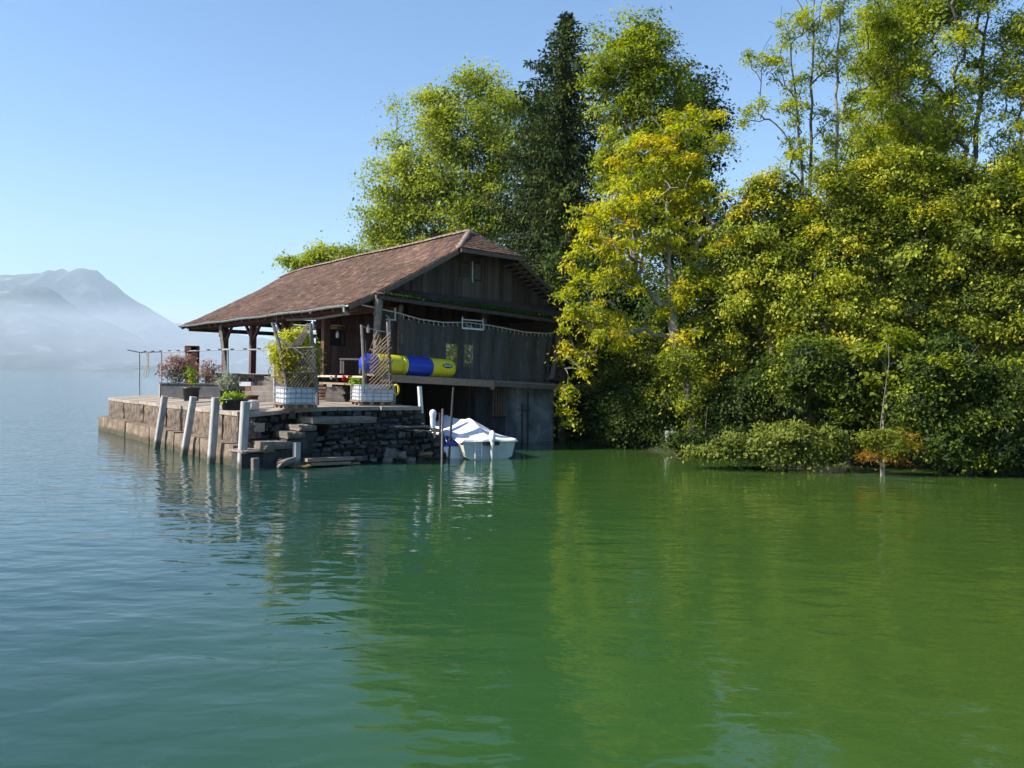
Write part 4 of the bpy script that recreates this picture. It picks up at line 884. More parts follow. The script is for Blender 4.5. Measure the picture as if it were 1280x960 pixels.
# --- big ash at right -----------------------------------------------------------
tree('large_ash', 'large ash with dark forked trunk filling the upper right corner', 'tree', gb(1215, 520, 32), [(1216, 330), (1217, 250), (1216, 215), (1222, 160), (1228, 90), (1234, 20), (1238, -60)], 32,
     [(1130, 30, 55, 45), (1100, 80, 45, 40), (1160, 90, 60, 45), (1110, 140, 50, 40), (1170, 160, 60, 40), (1190, 20, 50, 50), (1240, -50, 90, 50), (1140, -50, 60, 40), (1290, 40, 50, 50), (1290, 130, 50, 40), (1330, 80, 50, 80), (1080, 190, 30, 30), (1150, 220, 60, 30), (1270, 220, 50, 35), (1390, 40, 60, 120), (1350, 200, 60, 60), (1200, 255, 60, 30), (1230, 100, 36, 34), (1262, 185, 40, 26), (1262, 35, 36, 36), (1275, 100, 30, 30), (1290, 195, 34, 30), (1235, 240, 40, 22), (1100, 20, 30, 40), (1180, -10, 60, 40)], 640, 115, .55, .17, .36, ASHY, rt=.24, rtip=.014, seed=51, flat=.45, droop=.35, bias=.62, cvar=.2, shell=.5, extra_bare=60, up_bias=.5)
tree('ash_tree', 'yellow-green ash standing between the slender ashes and the large forked ash', 'tree', gb(1120, 500, 35), [(1118, 330), (1122, 240), (1128, 160), (1140, 90)], 35,
     [(1110, 60, 40, 60), (1090, 150, 36, 50), (1130, 190, 50, 50), (1080, 230, 40, 36), (1180, 240, 60, 40), (1230, 270, 60, 30), (1120, 0, 40, 40), (1160, 150, 50, 50)], 380, 110, .62, .18, .36, ASHY, rt=.2, seed=52, flat=.5, droop=.35, bias=.66, cvar=.2)
# --- wooded shore: dense shrubs and small trees at right ----------------------------
SH = [  # label, base x, Y, blobs, tips, per, mat, bias, size
 ('olive shrub tree with a reddish tuft on top, left of the bare slender trunks', 960, 27.5, [(960, 260, 34, 36), (940, 310, 42, 40), (985, 300, 40, 50), (950, 370, 50, 44), (990, 400, 40, 50), (1005, 262, 28, 26), (930, 250, 16, 30), (958, 225, 20, 20)], 215, 150, OLIVE, .60, .13),
 ('dense yellowish hazel at the middle of the wooded shore', 1040, 26.6, [(1040, 290, 50, 40), (1070, 330, 50, 45), (1030, 370, 50, 50), (1080, 400, 50, 50), (1040, 440, 50, 40), (1062, 245, 34, 34), (1095, 215, 30, 34), (1030, 225, 18, 20)], 265, 150, OLIVE, .58, .13),
 ('dense green hazel with yellow sprays at the upper right', 1150, 26.4, [(1110, 280, 50, 34), (1160, 270, 60, 40), (1150, 330, 60, 50), (1190, 350, 50, 50), (1130, 390, 50, 50), (1150, 215, 40, 34), (1200, 235, 34, 30)], 300, 155, OLIVE, .50, .13),
 ('dark leafy hazel at the right edge of the picture', 1250, 25.6, [(1240, 280, 60, 50), (1290, 330, 60, 60), (1230, 370, 50, 50), (1270, 430, 60, 60), (1340, 400, 60, 100), (1310, 240, 60, 50), (1262, 225, 28, 30)], 350, 140, OLIVE, .46, .13),
 ('broad green bush low in the middle of the wooded shore', 1060, 24.0, [(1010, 470, 60, 40), (1070, 480, 50, 50), (1120, 460, 50, 50), (1060, 530, 60, 30)], 200, 150, MIDG, .36, .12),
 ('deep green bush hanging to the water at the far right', 1210, 22.4, [(1180, 470, 50, 50), (1230, 500, 55, 50), (1280, 520, 60, 60), (1180, 540, 50, 40), (1250, 570, 60, 24), (1350, 520, 60, 70), (1145, 500, 26, 40)], 330, 145, MIDG, .40, .12),
 ('olive bush behind the yellow tree, thick with small leaves', 910, 28.6, [(900, 360, 40, 40), (920, 410, 40, 40), (890, 450, 44, 40), (930, 470, 40, 40), (860, 480, 44, 34)], 210, 150, OLIVE, .42, .12),
 ('brownish twiggy bush between the yellow tree and the boathouse', 800, 31.5, [(790, 430, 46, 40), (760, 470, 50, 40), (820, 480, 44, 44), (740, 420, 34, 34), (830, 530, 40, 30)], 200, 110, OLIVE, .36, .12),
 ('dark bush at the water right beside the boathouse buttress', 735, 32.5, [(725, 500, 34, 40), (760, 520, 44, 36), (712, 440, 20, 40), (715, 535, 24, 22)], 170, 130, DARKG, .6, .12),
 ('dark green bush overhanging the shaded water near the yellow tree', 800, 29.2, [(790, 520, 44, 36), (830, 520, 40, 30), (850, 545, 30, 18), (770, 548, 30, 12)], 170, 130, DARKG, .62, .12),
 ('low dark bush at the waterline in front of the grey boulder and ivy trunk', 880, 26.0, [(880, 555, 26, 10), (905, 548, 22, 14), (850, 560, 18, 8)], 60, 110, DARKG, .6, .11),
 ('small dark bush filling the hollow right of the ivy-covered trunk', 925, 27.0, [(905, 520, 30, 34), (940, 500, 34, 34), (960, 530, 30, 26), (890, 545, 20, 14)], 110, 120, DARKG, .55, .12),
 ('tall dark thicket backing the middle of the wooded shore', 1000, 33.5, [(930, 330, 60, 60), (1000, 300, 60, 60), (1080, 290, 60, 60), (960, 420, 80, 60), (1060, 420, 80, 60), (860, 400, 60, 60)], 240, 150, DARKG, .5, .19),
 ('tall dark thicket backing the right of the wooded shore', 1200, 33.0, [(1160, 280, 60, 50), (1240, 260, 60, 50), (1300, 300, 60, 60), (1180, 400, 80, 60), (1290, 420, 90, 60), (1350, 300, 60, 80)], 240, 150, DARKG, .5, .19),
 ('dark thicket behind the yellow tree and the boathouse', 770, 37.0, [(720, 380, 50, 60), (790, 380, 60, 60), (840, 430, 60, 60), (760, 450, 60, 50), (900, 440, 60, 60)], 220, 140, DARKG, .5, .2),
]
for i, (lab, bx, Y, bl, nt_, per, m, bi, sz) in enumerate(SH):
    per = int(per * 1.15); b = gb(bx, 560, Y); low = 560 if Y > 28 else 585
    tp = [(bx + 2, 520), (bx + 4, 450), (bl[0][0], bl[0][1] + 20)]
    if 'low' in lab or 'water' in lab: tp = [(bx + 2, 545), (bx + 4, 510)]
    tree('shrub', lab, 'shrub', b, tp, Y, bl, nt_, per, .42 if sz < .15 else .8, sz, .58, m, rt=.09, rtip=.009, seed=60 + i, group='shrubs and thickets along the wooded shore', bias=bi, cvar=.25, lvar=.17, flat=.6, shell=.36, extra_bare=26, up_bias=.6)
# --- low shrubs right at the waterline ------------------------------------
def hue_r(tips, rng): return .12 + (tips[:, 2] < .60) * .50 + (tips[:, 0] > 11.0) * .3 + rng.normal(size=len(tips)) * .12
tree('overhanging_bush', 'light green bush spreading low over the water, left of the orange one', 'bush', gb(985, 560, 23.4), [(980, 550), (970, 545)], 22.4,
     [(895, 561, 40, 6), (935, 553, 40, 12), (985, 545, 45, 22), (1030, 552, 36, 22), (960, 568, 50, 7), (1010, 572, 40, 9)], 190, 105, .34, .105, .62, leafmat('leaf_pale_green', [(.04, .065, .012), (.10, .135, .024), (.19, .22, .035), (.28, .30, .05)], .4), rt=.07, seed=81, bias=.55, flat=.4, droop=.3)
tree('orange_bush', 'small orange-red and green bush dipping into the water on a thin stem', 'bush', G(1101, 594, .0) , [(1102, 560), (1104, 500), (1108, 455), (1112, 430)], G(1101, 594).y,
     [(1110, 552, 30, 14), (1108, 568, 22, 12), (1135, 552, 16, 8), (1090, 548, 18, 9), (1118, 575, 10, 8), (1085, 570, 6, 8)], 70, 60, .25, .10, .35, ORANGE, bark='bark_pale', rt=.045, rtip=.006, seed=82, hue=hue_r, flat=.5, extra_bare=25)
tree('maple_sapling', 'thin sapling with broad yellow-green leaves above the orange bush', 'tree', gb(1105, 560, 23.2), [(1105, 520), (1108, 460), (1110, 420)], 23.0,
     [(1118, 418, 26, 9), (1082, 437, 20, 7), (1138, 446, 14, 6), (1098, 470, 16, 9), (1122, 492, 12, 6)], 34, 30, .34, .15, .8, leafmat('leaf_maple', [(.10, .14, .01), (.20, .24, .015), (.32, .33, .02)], .5), bark='bark_pale', rt=.04, rtip=.006, seed=83, extra_bare=12)
tree('red_tuft', 'dark red autumn leaves at the top of the olive shrub tree', 'branch', P(955, 262, 26.4), [(958, 245)], 26.4, [(955, 236, 20, 12), (975, 250, 16, 8), (950, 252, 14, 8)], 34, 46, .22, .12, .6, leafmat('leaf_dark_red', [(.06, .03, .01), (.16, .05, .02), (.28, .08, .02)], .4), rt=.03, rtip=.006, seed=84) if False else None
# pale stone wall fragment and water-edge stones under the bushes
p = G(838, 556, .0); o = tag(add_obj('boulder', rough_block('boulder', M['concrete'], 1, .6, 1, 12, .14, 6, .1), None, P(838, 547, 27.4)), 'pale grey boulder among the dark bushes near the yellow tree', 'boulder'); o.scale = (.4, .7, .6)

tree('bright_bush', 'sunlit yellow-green bush seen through the netting behind the boathouse', 'bush', gb(575, 460, 47), [(575, 450), (578, 440)], 47,
     [(560, 440, 34, 26), (600, 436, 30, 24), (585, 455, 50, 18)], 70, 90, .6, .2, .55, GREEN_ASH, rt=.08, seed=99, bias=.75)

for i, (x0, y0, x1, y1, lab) in enumerate([]):
    a = G(x0, y0 + 3); b = G(x1, y1 + 3); a.z = .25; b.z = .0; rr = random.Random(i); mb = MB(); pts = [a.lerp(b, f / 5) + Vector((0, rr.uniform(-.1, .1), rr.uniform(-.03, .08))) for f in range(6)]; mb.tube(pts, [.035, .03, .028, .022, .016, .008], 6)
    o = mb.build('fallen_branch', M['bark'], None, a); tag(o, lab, 'branch')
    for k in range(4):
        p = pts[1 + k % 4]; t_ = MB().tube([p, p + Vector((rr.uniform(-.3, .3), rr.uniform(-.2, .1), rr.uniform(.1, .35))), p + Vector((rr.uniform(-.5, .5), rr.uniform(-.3, .1), rr.uniform(.15, .5)))], [.014, .010, .005], 4).build('twig', M['bark'], o)
# ================================================================== PILINGS AND POLES
def piling(lab, xt, yt, xb, yb, w_, round_=False, m='pile', nm='piling', group='white pilings along the quay', zb=0.0, ps=None, pt=None):
    b = Vector((*PT(xb, yb, pt).xy, 0)) if pt else G(xb, yb, zb) if not ps else Vector((*PSs(xb, yb, ps).xy, 0)); t = P(xt, yt, b.y + .0); d = (b - t).normalized(); foot = b + d * 1.2
    mb = MB()
    if round_: mb.tube([foot, b, t], [w_ / 2] * 3, 10)
    else:
        x = U.cross(d).normalized(); y = d.cross(x).normalized(); vs = []; R = w_ / 2; ch = R * .25
        prof = [(-R, -R + ch), (-R + ch, -R), (R - ch, -R), (R, -R + ch), (R, R - ch), (R - ch, R), (-R + ch, R), (-R, R - ch)]
        for c in (foot, b.lerp(t, .5), t): vs += [c + x * p + y * q for p, q in prof]
        fs = [(i * 8 + k, i * 8 + (k + 1) % 8, i * 8 + 8 + (k + 1) % 8, i * 8 + 8 + k) for i in range(2) for k in range(8)] + [tuple(range(8))[::-1], tuple(range(16, 24))]
        mb.add(vs, fs)
    o = mb.build(nm, M[m], None, b); tag(o, lab, 'piling' if nm == 'piling' else 'pole', group); return o
piling('farthest left of the four tall leaning white pilings', 206, 495, 196, 551, .18, ps=-4.75)
piling('second from the left of the four tall leaning white pilings', 242, 496, 230, 562, .18, ps=-4.75)
piling('third from the left of the four tall pilings, in front of the round tub', 270, 497, 264, 576, .19, ps=-4.75)
piling('nearest and thickest tall white piling, at the corner of the quay', 307, 502, 302, 585, .20)
piling('short upright white square post in the water below the steps', 371, 553, 371, 579, .17, pt=-3.2)
piling('lowest dark weathered stub with a pale left side, in the water by the corner piling', 319, 572.5, 319, 584, .17, m='grey_wood', pt=-3.2)
piling('thin white pole leaning against the end of the quay beside the dark bay', 524.5, 483, 527.5, 530, .12, m='white_paint', nm='pole', group=None, zb=1.0)
piling('tall thin dark mooring pole leaning in front of the boat cover', 567, 484, 561, 578, .07, True, m='iron', nm='mooring_pole', group='thin mooring poles by the boat')
piling('pale thin mooring pole standing in the water left of the boat', 553.5, 511, 552.5, 583, .06, True, m='grey_wood', nm='mooring_pole', group='thin mooring poles by the boat')
piling('short dark mooring pole just left of the pale thin one', 549.8, 516, 551, 576, .06, True, m='iron', nm='mooring_pole', group='thin mooring poles by the boat')
# white bollard on the landing
b = PT(541, 533, -2.95); b.z = .93
bo = thing('bollard', 'white fluted bollard with a domed cap on the end of the landing', 'bollard', b)
MB().lathe(b, [(.085, 0), (.085, .34), (.10, .36), (.10, .42)], 12).build('shaft', M['white'], bo); MB().lathe(b, [(.11, .42), (.11, .48), (.09, .54), (.04, .575), (.0, .58)], 14).build('cap', M['white'], bo)

# ================================================================== RAILING WITH HANGING ROPE
r0 = PT(174, 495, 13.5); r1 = G(343, 510, dz(-2.5, -1)); 
rl = thing('pipe_railing', 'rusty white pipe railing along the terrace edge on thin posts', 'railing', r0)
def rz_(p, y): 
    a, b_ = dr(0, 0); return None
def above(base, x, y): return P(x, y, base.y)
tops = []
for x, yb, yt, rr in ((174.5, 495, 440.5, .03), (202, 497, 440, .028), (285, 502, 437, .032), (343.5, 510, 437, .045)):
    b = G(x, yb, 1.5); b = PT(x, yb, 13.5) if x < 210 else b; b = P(x, yb, lerp(r0.y, r1.y, (1 / b.y - 1 / r0.y) / (1 / r1.y - 1 / r0.y)) if False else b.y)
    t = above(b, x, yt); MB().tube([b, t], rr, 7).build('post', M['steel'], rl); tops.append(t)
MB().tube([tops[0] + (tops[0] - tops[1]).normalized() * .5 + UP * .12, tops[0], tops[1].lerp(tops[0], .5) , tops[1], tops[2], tops[3]], .024, 7).build('rail', M['steel'], rl)
MB().tube([tops[0] + W * 1.0 + UP * .03, (tops[1] + W * .5).lerp(tops[2], .1), tops[2] + UP * .02], .022, 6).build('rail', M['steel'], rl)
for i in range(12):
    p = tops[0].lerp(tops[3], .06 + i * .078); MB().box(p + UP * .04, Vector((.05, 0, 0)), Vector((0, .03, 0)), Vector((0, 0, .02))).build('clamp', M['iron'], rl)
MB().bar(P(168, 461, tops[0].y), P(181, 461, tops[0].y), .03).build('cross_stub', M['steel'], rl)
a = P(184.5, 440.5, tops[0].y - .1); c = P(182.5, 470, tops[0].y - .1)
rp = MB()
for k in range(3):
    off = (k - 1) * .05; rp.tube([a + Vector((off, 0, .03)), a.lerp(c, .5) + Vector((off * .5 + .03, 0, 0)), a.lerp(c, .75) + Vector((off * 2, 0, 0)), c + Vector((off * 2.2, .0, .05)), c + Vector((0, 0, -.04))], .028, 6)
tag(rp.build('coiled_rope', M['rope'], None, a), 'looped white rope hanging from the left end of the pipe railing', 'rope')

# ================================================================== TERRACE POTS, PLANTERS AND PLANTS
def bush(name, label, cat, c, r, h, ntip, per, spread, size, wid, m, seed, bias=.5, hue=None, rt=.02, up=.9, group=None, floor=.05):
    rng = np.random.default_rng(seed); t = thing(name, label, cat, c, group)
    tips = blob_tips([((c[0], c[1], c[2] + h * .55), (r[0], r[1], h * .5))], ntip, rng, .5); tips[:, 2] = np.maximum(tips[:, 2], c[2] + floor)
    arr, par, ends = skeleton([tuple(c), (c[0], c[1], c[2] + h * .12), (c[0], c[1], c[2] + h * .25)], tips, rng, up, .1)
    add_obj('stems', limb_mesh('stems', arr, par, rt, .004, M['bark'], c, 4), t)
    v, q, hh = leaves(tips, per, spread, size, wid, rng, .8, .1, None if hue is None else hue(tips, rng), None, .16, .15, bias)
    add_obj('leaves', np_mesh('leaves', v - np.array(c), q, m, hh), t); return t
def zt(s, t): return dz(s, t)
# long trough with flowering shrubs
ta, tb = G(200, 497, zt(-2, 12)), G(283, 498, zt(0, 10)); tc_ = (ta + tb) / 2; dirx = (tb - ta).normalized(); diry = UP.cross(dirx)
tr_ = thing('planter_trough', 'long dark trough planter with its lit end coloured pale, on the terrace', 'planter', tc_)
Lh = (tb - ta).length / 2; MB().box(tc_ + UP * .28 + diry * .25, dirx * Lh, diry * .25, UP * .26).build('trough', M['planter'], tr_)
MB().box(tc_ - dirx * (Lh + .02) + UP * .29 + diry * .25, dirx * .03, diry * .27, UP * .29).build('lit_end', M['pale_wood'], tr_)  # trough end facing the sun, its light put into the pale colour
MB().box(tc_ + UP * .56 + diry * .0 - diry * .02, dirx * Lh, diry * .03, UP * .03).build('rim', M['planter'], tr_)
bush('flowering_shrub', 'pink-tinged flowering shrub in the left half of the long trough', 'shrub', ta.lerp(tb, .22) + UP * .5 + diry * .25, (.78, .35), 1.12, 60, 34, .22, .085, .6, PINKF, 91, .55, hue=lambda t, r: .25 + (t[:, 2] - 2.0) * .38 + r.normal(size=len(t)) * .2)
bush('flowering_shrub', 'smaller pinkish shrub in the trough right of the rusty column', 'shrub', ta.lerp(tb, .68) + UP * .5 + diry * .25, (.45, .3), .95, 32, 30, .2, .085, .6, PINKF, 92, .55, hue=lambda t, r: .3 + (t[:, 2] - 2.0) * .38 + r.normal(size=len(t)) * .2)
# rusty steel column (channel section)
p = P(239, 497, 31.2); p.z = zt(-2.4, 8); q = P(239, 432.5, p.y); k = p.y / F; hw = 8.2 * k
cl = thing('rusty_column', 'rusty steel channel column standing upright on the terrace', 'column', p)
X_ = Vector((1, 0, 0)); Y_ = Vector((0, 1, 0))
hgt = q.z - p.z
MB().tube([p - X_ * (hw - .11) , p - X_ * (hw - .11) + UP * hgt], .11, 12).build('flange', M['rust'], cl)
MB().box(p + X_ * (hw * .42) + UP * hgt / 2, X_ * hw * .55, Y_ * .12, UP * hgt / 2).build('web', M['rust'], cl)
MB().box(p - X_ * .02 + Y_ * .05 + UP * (hgt / 2), X_ * hw * .95, Y_ * .05, UP * (hgt / 2 + .012)).build('web', M['rust'], cl)
MB().box(p + UP * (hgt - .14) - Y_ * .09, X_ * (hw * .96), Y_ * .03, UP * .13).build('cap_plate', M['rust'], cl)
# pots
def pot(name, lab, c, r, h, m='pot', taper=.82, group='dark pots on the terrace', cat='pot'):
    t = thing(name, lab, cat, c, group); MB().lathe(c, [(r * taper, 0), (r * .97, h * .86), (r * 1.06, h * .87), (r * 1.06, h), (r * .95, h), (r * .93, h * .88), (.0, h * .86)], 22).build('body', M[m], t, None, True); MB().lathe(c, [(r * .93, h * .87), (0.001, h * .9)], 16).build('soil', M['soil'], t); return t
c = G(239, 501, zt(-2.3, 8)); kk = c.y / F; pot('round_pot', 'tall dark round pot in front of the rusty column', c, 10.3 * kk, 17 * kk)
bush('climbing_vine', 'yellow-green vine climbing from the pot up the rusty column', 'vine', c + UP * 15 * kk, (.16, .12), .95, 20, 16, .10, .08, .75, LIME, 93, .4, hue=lambda t, r: .35 + r.normal(size=len(t)) * .2)
c = G(284, 500, zt(-1.6, 5)); kk = c.y / F; pot('round_pot', 'small dark pot holding the grey-green lavender', c, 9 * kk, 12 * kk)
bush('lavender_bush', 'grey-green lavender bush in a small dark pot', 'bush', c + UP * 10 * kk, (12.5 * kk, .25), 24 * kk, 90, 20, .10, .12, .16, SAGE, 94, .5)
c = G(293, 512.5, zt(-3.2, .5)); kk = c.y / F; pot('low_tub', 'wide low dark tub planted with bright green salad', c, 16.5 * kk, 14 * kk, 'pot', .85)
bush('salad_plants', 'bright green salad leaves in the wide low tub', 'plant', c + UP * 11.5 * kk, (14 * kk, 14 * kk), .17, 60, 12, .10, .09, .8, LIME, 95, .6, floor=.03)
c = G(314, 508, zt(-2.5, 1)); kk = c.y / F; pot('brown_pot', 'brown earthen pot behind the white box', c, 8.5 * kk, 14 * kk, 'rust', .85, None)
c = P(306, 513.5, 21.75); c.z = zt(-3.4, -1.2); kk = c.y / F; bx = thing('white_box', 'off-white polystyrene box on the terrace corner', 'box', c)
MB().box(c + UP * 5.2 * kk + Y_ * .2, X_ * 10.5 * kk, (Y_ * .2 + X_ * .04), UP * 5.2 * kk).build('box_body', M['white_paint'], bx); MB().box(c + UP * 11 * kk + Y_ * .2, X_ * 11 * kk, (Y_ * .21 + X_ * .04), UP * 1.0 * kk).build('lid', M['white'], bx)
# steps up to the gallery
st_ = thing('gallery_steps', 'pale stacked stone steps leading from the terrace up to the gallery', 'steps', G(335, 505, zt(-.5, 2)))
rows = [(346, 308, 497, 506), (346, 306, 489, 497), (346, 314, 482, 489), (346, 322, 476, 482), (347, 330, 470, 476)]
for i, (xr, xl, yt, yb) in enumerate(rows):
    Y = 26.3 + i * .42; a, b = P(xl, yb, Y), P(xr + 14, yb, Y); z1 = P(xl, yt, Y).z
    MB().box(Vector(((a.x + b.x) / 2, Y + .45, (a.z + z1) / 2 - .05)), X_ * (b.x - a.x) / 2, Y_ * .45, UP * ((z1 - a.z) / 2 + .045)).build('step', M['slab'], st_)
# clutter under the eave: bench, table, dark boxes, wood stack
def table(name, lab, cat, xl, xr, yt, yb, Y, m, d=.6):
    a, b = P(xl, yt, Y), P(xr, yt, Y); z0 = P(xl, yb, Y).z; t = thing(name, lab, cat, Vector(((a.x + b.x) / 2, Y, z0)))
    MB().box(Vector(((a.x + b.x) / 2, Y + d / 2, a.z - .03)), X_ * (b.x - a.x) / 2, Y_ * d / 2, UP * .03).build('top', M[m], t)
    for sx in (a.x + .06, b.x - .06):
        for sy in (.05, d - .05): MB().bar(Vector((sx, Y + sy, z0)), Vector((sx, Y + sy, a.z - .05)), .06, .06, up=Y_).build('leg', M[m], t)
    return t
table('wooden_table', 'dark wooden table near the left of the terrace, behind the lavender', 'table', 258, 290, 466, 496, 31.5, 'dark_wood', 1.0)
table('wooden_bench', 'light topped bench in front of the dark table', 'bench', 256, 276, 476, 496, 30.5, 'white_paint', .4)
t = table('low_cabinet', 'dark slatted crate with white boxes under the gallery edge, left of the stone steps', 'crate', 291, 330, 467, 500, 29.8, 'dark_wood', .8)
for k in range(4):
    a, b = P(292, 471 + k * 7, 29.8), P(318, 471 + k * 7, 29.8); MB().bar(a, b, .03, .12).build('slat', M['dark_wood'], t)
p = P(308, 480, 29.5); o = MB().box(p, X_ * .22, Y_ * .15, UP * .08).build('white_tray', M['white'], None, p); tag(o, 'small white tray standing against the dark crate', 'tray')
p = P(311, 487.5, 28.4); o = MB().box(p, X_ * .10, Y_ * .10, UP * .11).build('clay_brick', M['terracotta'], None, p); tag(o, 'orange clay brick at the foot of the stone steps', 'brick')
# dark ledge wall of the gallery, left side, below the posts
for i, x in enumerate((300, 309)): pass
# stacked slabs and boards under the gallery
PX = Vector((0.92, -.39, 0))
sk_ = thing('board_stack', 'stack of thick grey boards leaning under the gallery shelf', 'boards', P(423, 501, 27.0))
for k in range(6):
    z = k * 3.1; a, b = P(409 + k * .6, 499 - z, 27.0), P(434 - (k % 3) * 1.5, 500 - z, 27.0); MB().box((a + b) / 2, (b - a) / 2, Y_ * .35, UP * .042).build('board', M['grey_wood'], sk_)
a, b = P(411, 481.5, 26.9), P(417.5, 482, 26.9); MB().box((a + b) / 2, (b - a) / 2, Y_ * .3, UP * .05).build('board', M['pale_wood'], sk_)
fw = thing('firewood_stack', 'small stack of split orange firewood beside the planter', 'firewood', P(402, 500, 26.8))
for k in range(9):
    c = P(399 + (k % 2) * 4 + random.uniform(-1, 1), 498 - (k // 2) * 4.2, 26.8); MB().tube([c - X_ * .12, c + X_ * .12 + Y_ * .1], random.uniform(.045, .065), 6).build('log', M['tan_wood'] if k % 3 else M['terracotta'], fw)
# shelf pots and red flowers
for i, (x, y, r, m, lab) in enumerate([(420, 470, 1.3, 'terracotta', 'small clay pot, left of the red flowers on the shelf'), (437.5, 470.5, 2.0, 'terracotta', 'larger clay pot right of the red flowers on the shelf'), (414, 471, 1.1, 'white', 'tiny white pot at the left of the shelf')]):
    c = P(x, y + 3.2, 25.9); k = 25.9 / F; pot('shelf_pot', lab, c, r * k * 1.5, 4.4 * k, m, .75, 'little pots on the shelf under the gallery')
bush('red_flowers', 'red flowers on the shelf under the gallery edge', 'flowers', P(430, 475, 25.8), (.07, .06), .16, 10, 7, .05, .06, .8, leafmat('petal_red', [(.35, .01, .01), (.6, .02, .02), (.7, .10, .08)], .3), 96)
bush('shelf_plant', 'yellow-green succulent plant at the left corner of the lattice planter', 'plant', P(445, 484, 24.3), (.15, .12), .30, 24, 12, .08, .12, .3, LIME, 97, .6)

# ================================================================== TANK PLANTERS
def tank(name, lab, deg, xl, xc, xr, ytc, ybc, ybl, ybr, z, nv, nh):
    C0 = G(xc, ybc, z); k = C0.y / F; hh = (ybc - ytc) * k
    ang = math.radians(deg); fx = Vector((math.cos(ang), math.sin(ang), 0)); fy = Vector((-math.sin(ang), math.cos(ang), 0))
    def solve(px_, d):
        a, _ = dr(px_, ybc); m_ = a / F; return (m_ * C0.y - C0.x) / (d.x - m_ * d.y)
    L = solve(xr, fx); D = min(1.15, solve(xl, fy)) if xl else 1.0
    t = thing(name, lab, 'planter', C0, 'cut-down white tanks used as planters')
    c = C0 + fx * L / 2 + fy * D / 2
    mb = MB(); pr = []; r_ = .07
    ring = lambda off: [c + fx * (L / 2 - off) * sx + fy * (D / 2 - off) * sy for sx, sy in ()]
    def rrect(off, zz):
        out = []
        for sx, sy, a0 in ((1, 1, 0), (-1, 1, 90), (-1, -1, 180), (1, -1, 270)):
            for q in (0, 30, 60, 90):
                aa = math.radians(a0 + q); out.append(c + fx * ((L / 2 - off - r_) * sx + r_ * math.cos(aa)) + fy * ((D / 2 - off - r_) * sy + r_ * math.sin(aa)) + UP * (zz - 0))
        return out
    levels = [(.03, .12), (.02, .2), (.02, hh * .55), (.028, hh * .62), (.02, hh * .7), (.02, hh), (.06, hh), (.06, hh - .1)]; vs = []
    for off, zz in levels: vs += rrect(off, zz)
    n = 16; fs = [(i * n + k2, i * n + (k2 + 1) % n, (i + 1) * n + (k2 + 1) % n, (i + 1) * n + k2) for i in range(len(levels) - 1) for k2 in range(n)] + [tuple(range(n))[::-1]]
    mb.add(vs, fs); mb.build('tank', M['tank'], t); MB().add(rrect(.06, hh - .09), [tuple(range(16))]).build('soil', M['soil'], t)
    cg = MB()
    for i in range(nh):
        zz = lerp(.16, hh - .02, i / (nh - 1)); q = [c + fx * sx * (L / 2 + .008) + fy * sy * (D / 2 + .008) + UP * zz for sx, sy in ((-1, -1), (1, -1), (1, 1), (-1, 1), (-1, -1))]; 
        for a, b in zip(q, q[1:]): cg.tube([a, b], .011, 5)
    for i in range(nv):
        f = -1 + 2 * (i + .0) / (nv - 1)
        for sy in (-1, 1): a = c + fx * f * L / 2 + fy * sy * (D / 2 + .014); cg.tube([a + UP * .14, a + UP * hh], .011, 5)
        if i < nv - 1 or True:
            for sx in (-1, 1): a = c + fy * f * D / 2 + fx * sx * (L / 2 + .014); cg.tube([a + UP * .14, a + UP * hh], .011, 5)
    cg.build('cage', M['steel'], t)
    for j, zz in enumerate((.02, .115)):
        for i in range(6 if j else 3):
            if j: a = c + fx * lerp(-L / 2, L / 2, i / 5); MB().box(a + UP * zz, fx * .05, fy * D / 2, UP * .012).build('pallet_board', M['tan_wood'], t)
            else: a = c + fy * lerp(-D / 2 + .05, D / 2 - .05, i / 2); MB().box(a + UP * .012, fx * L / 2, fy * .05, UP * .012).build('pallet_board', M['tan_wood'], t)
    for i in range(4):
        for jj in (-1, 0, 1): a = c + fx * lerp(-L / 2 + .06, L / 2 - .06, i / 3) + fy * jj * (D / 2 - .06); MB().box(a + UP * .063, fx * .06, fy * .05, UP * .04).build('pallet_block', M['tan_wood'], t)
    return C0, fx, fy, L, D, hh, k
i1 = tank('tank_planter', 'white caged tank planter holding the big yellow-green bush', 33, 343, 355, 397, 484, 511, 0, 0, 1.56, 7, 4)
i2 = tank('tank_planter', 'white caged tank planter with the wooden lattice, nearer the boathouse', 24, 438, 449, 493.5, 481, 507, 0, 0, 1.60, 6, 5)
C0, fx, fy, L, D, hh, k = i1; cc = C0 + fx * L * .45 + fy * D * .5 + UP * (hh - .1)
bush('bamboo_bush', 'big rounded yellow-green bush growing in the left tank planter', 'bush', cc, (.58, .5), 1.6, 380, 60, .17, .10, .34, leafmat('leaf_bamboo', [(.16, .09, .02), (.26, .20, .02), (.40, .40, .03), (.60, .60, .05)], .4), 98, .5, hue=lambda t, r: .16 + (t[:, 2] - cc.z) * .42 + r.normal(size=len(t)) * .12, rt=.03)
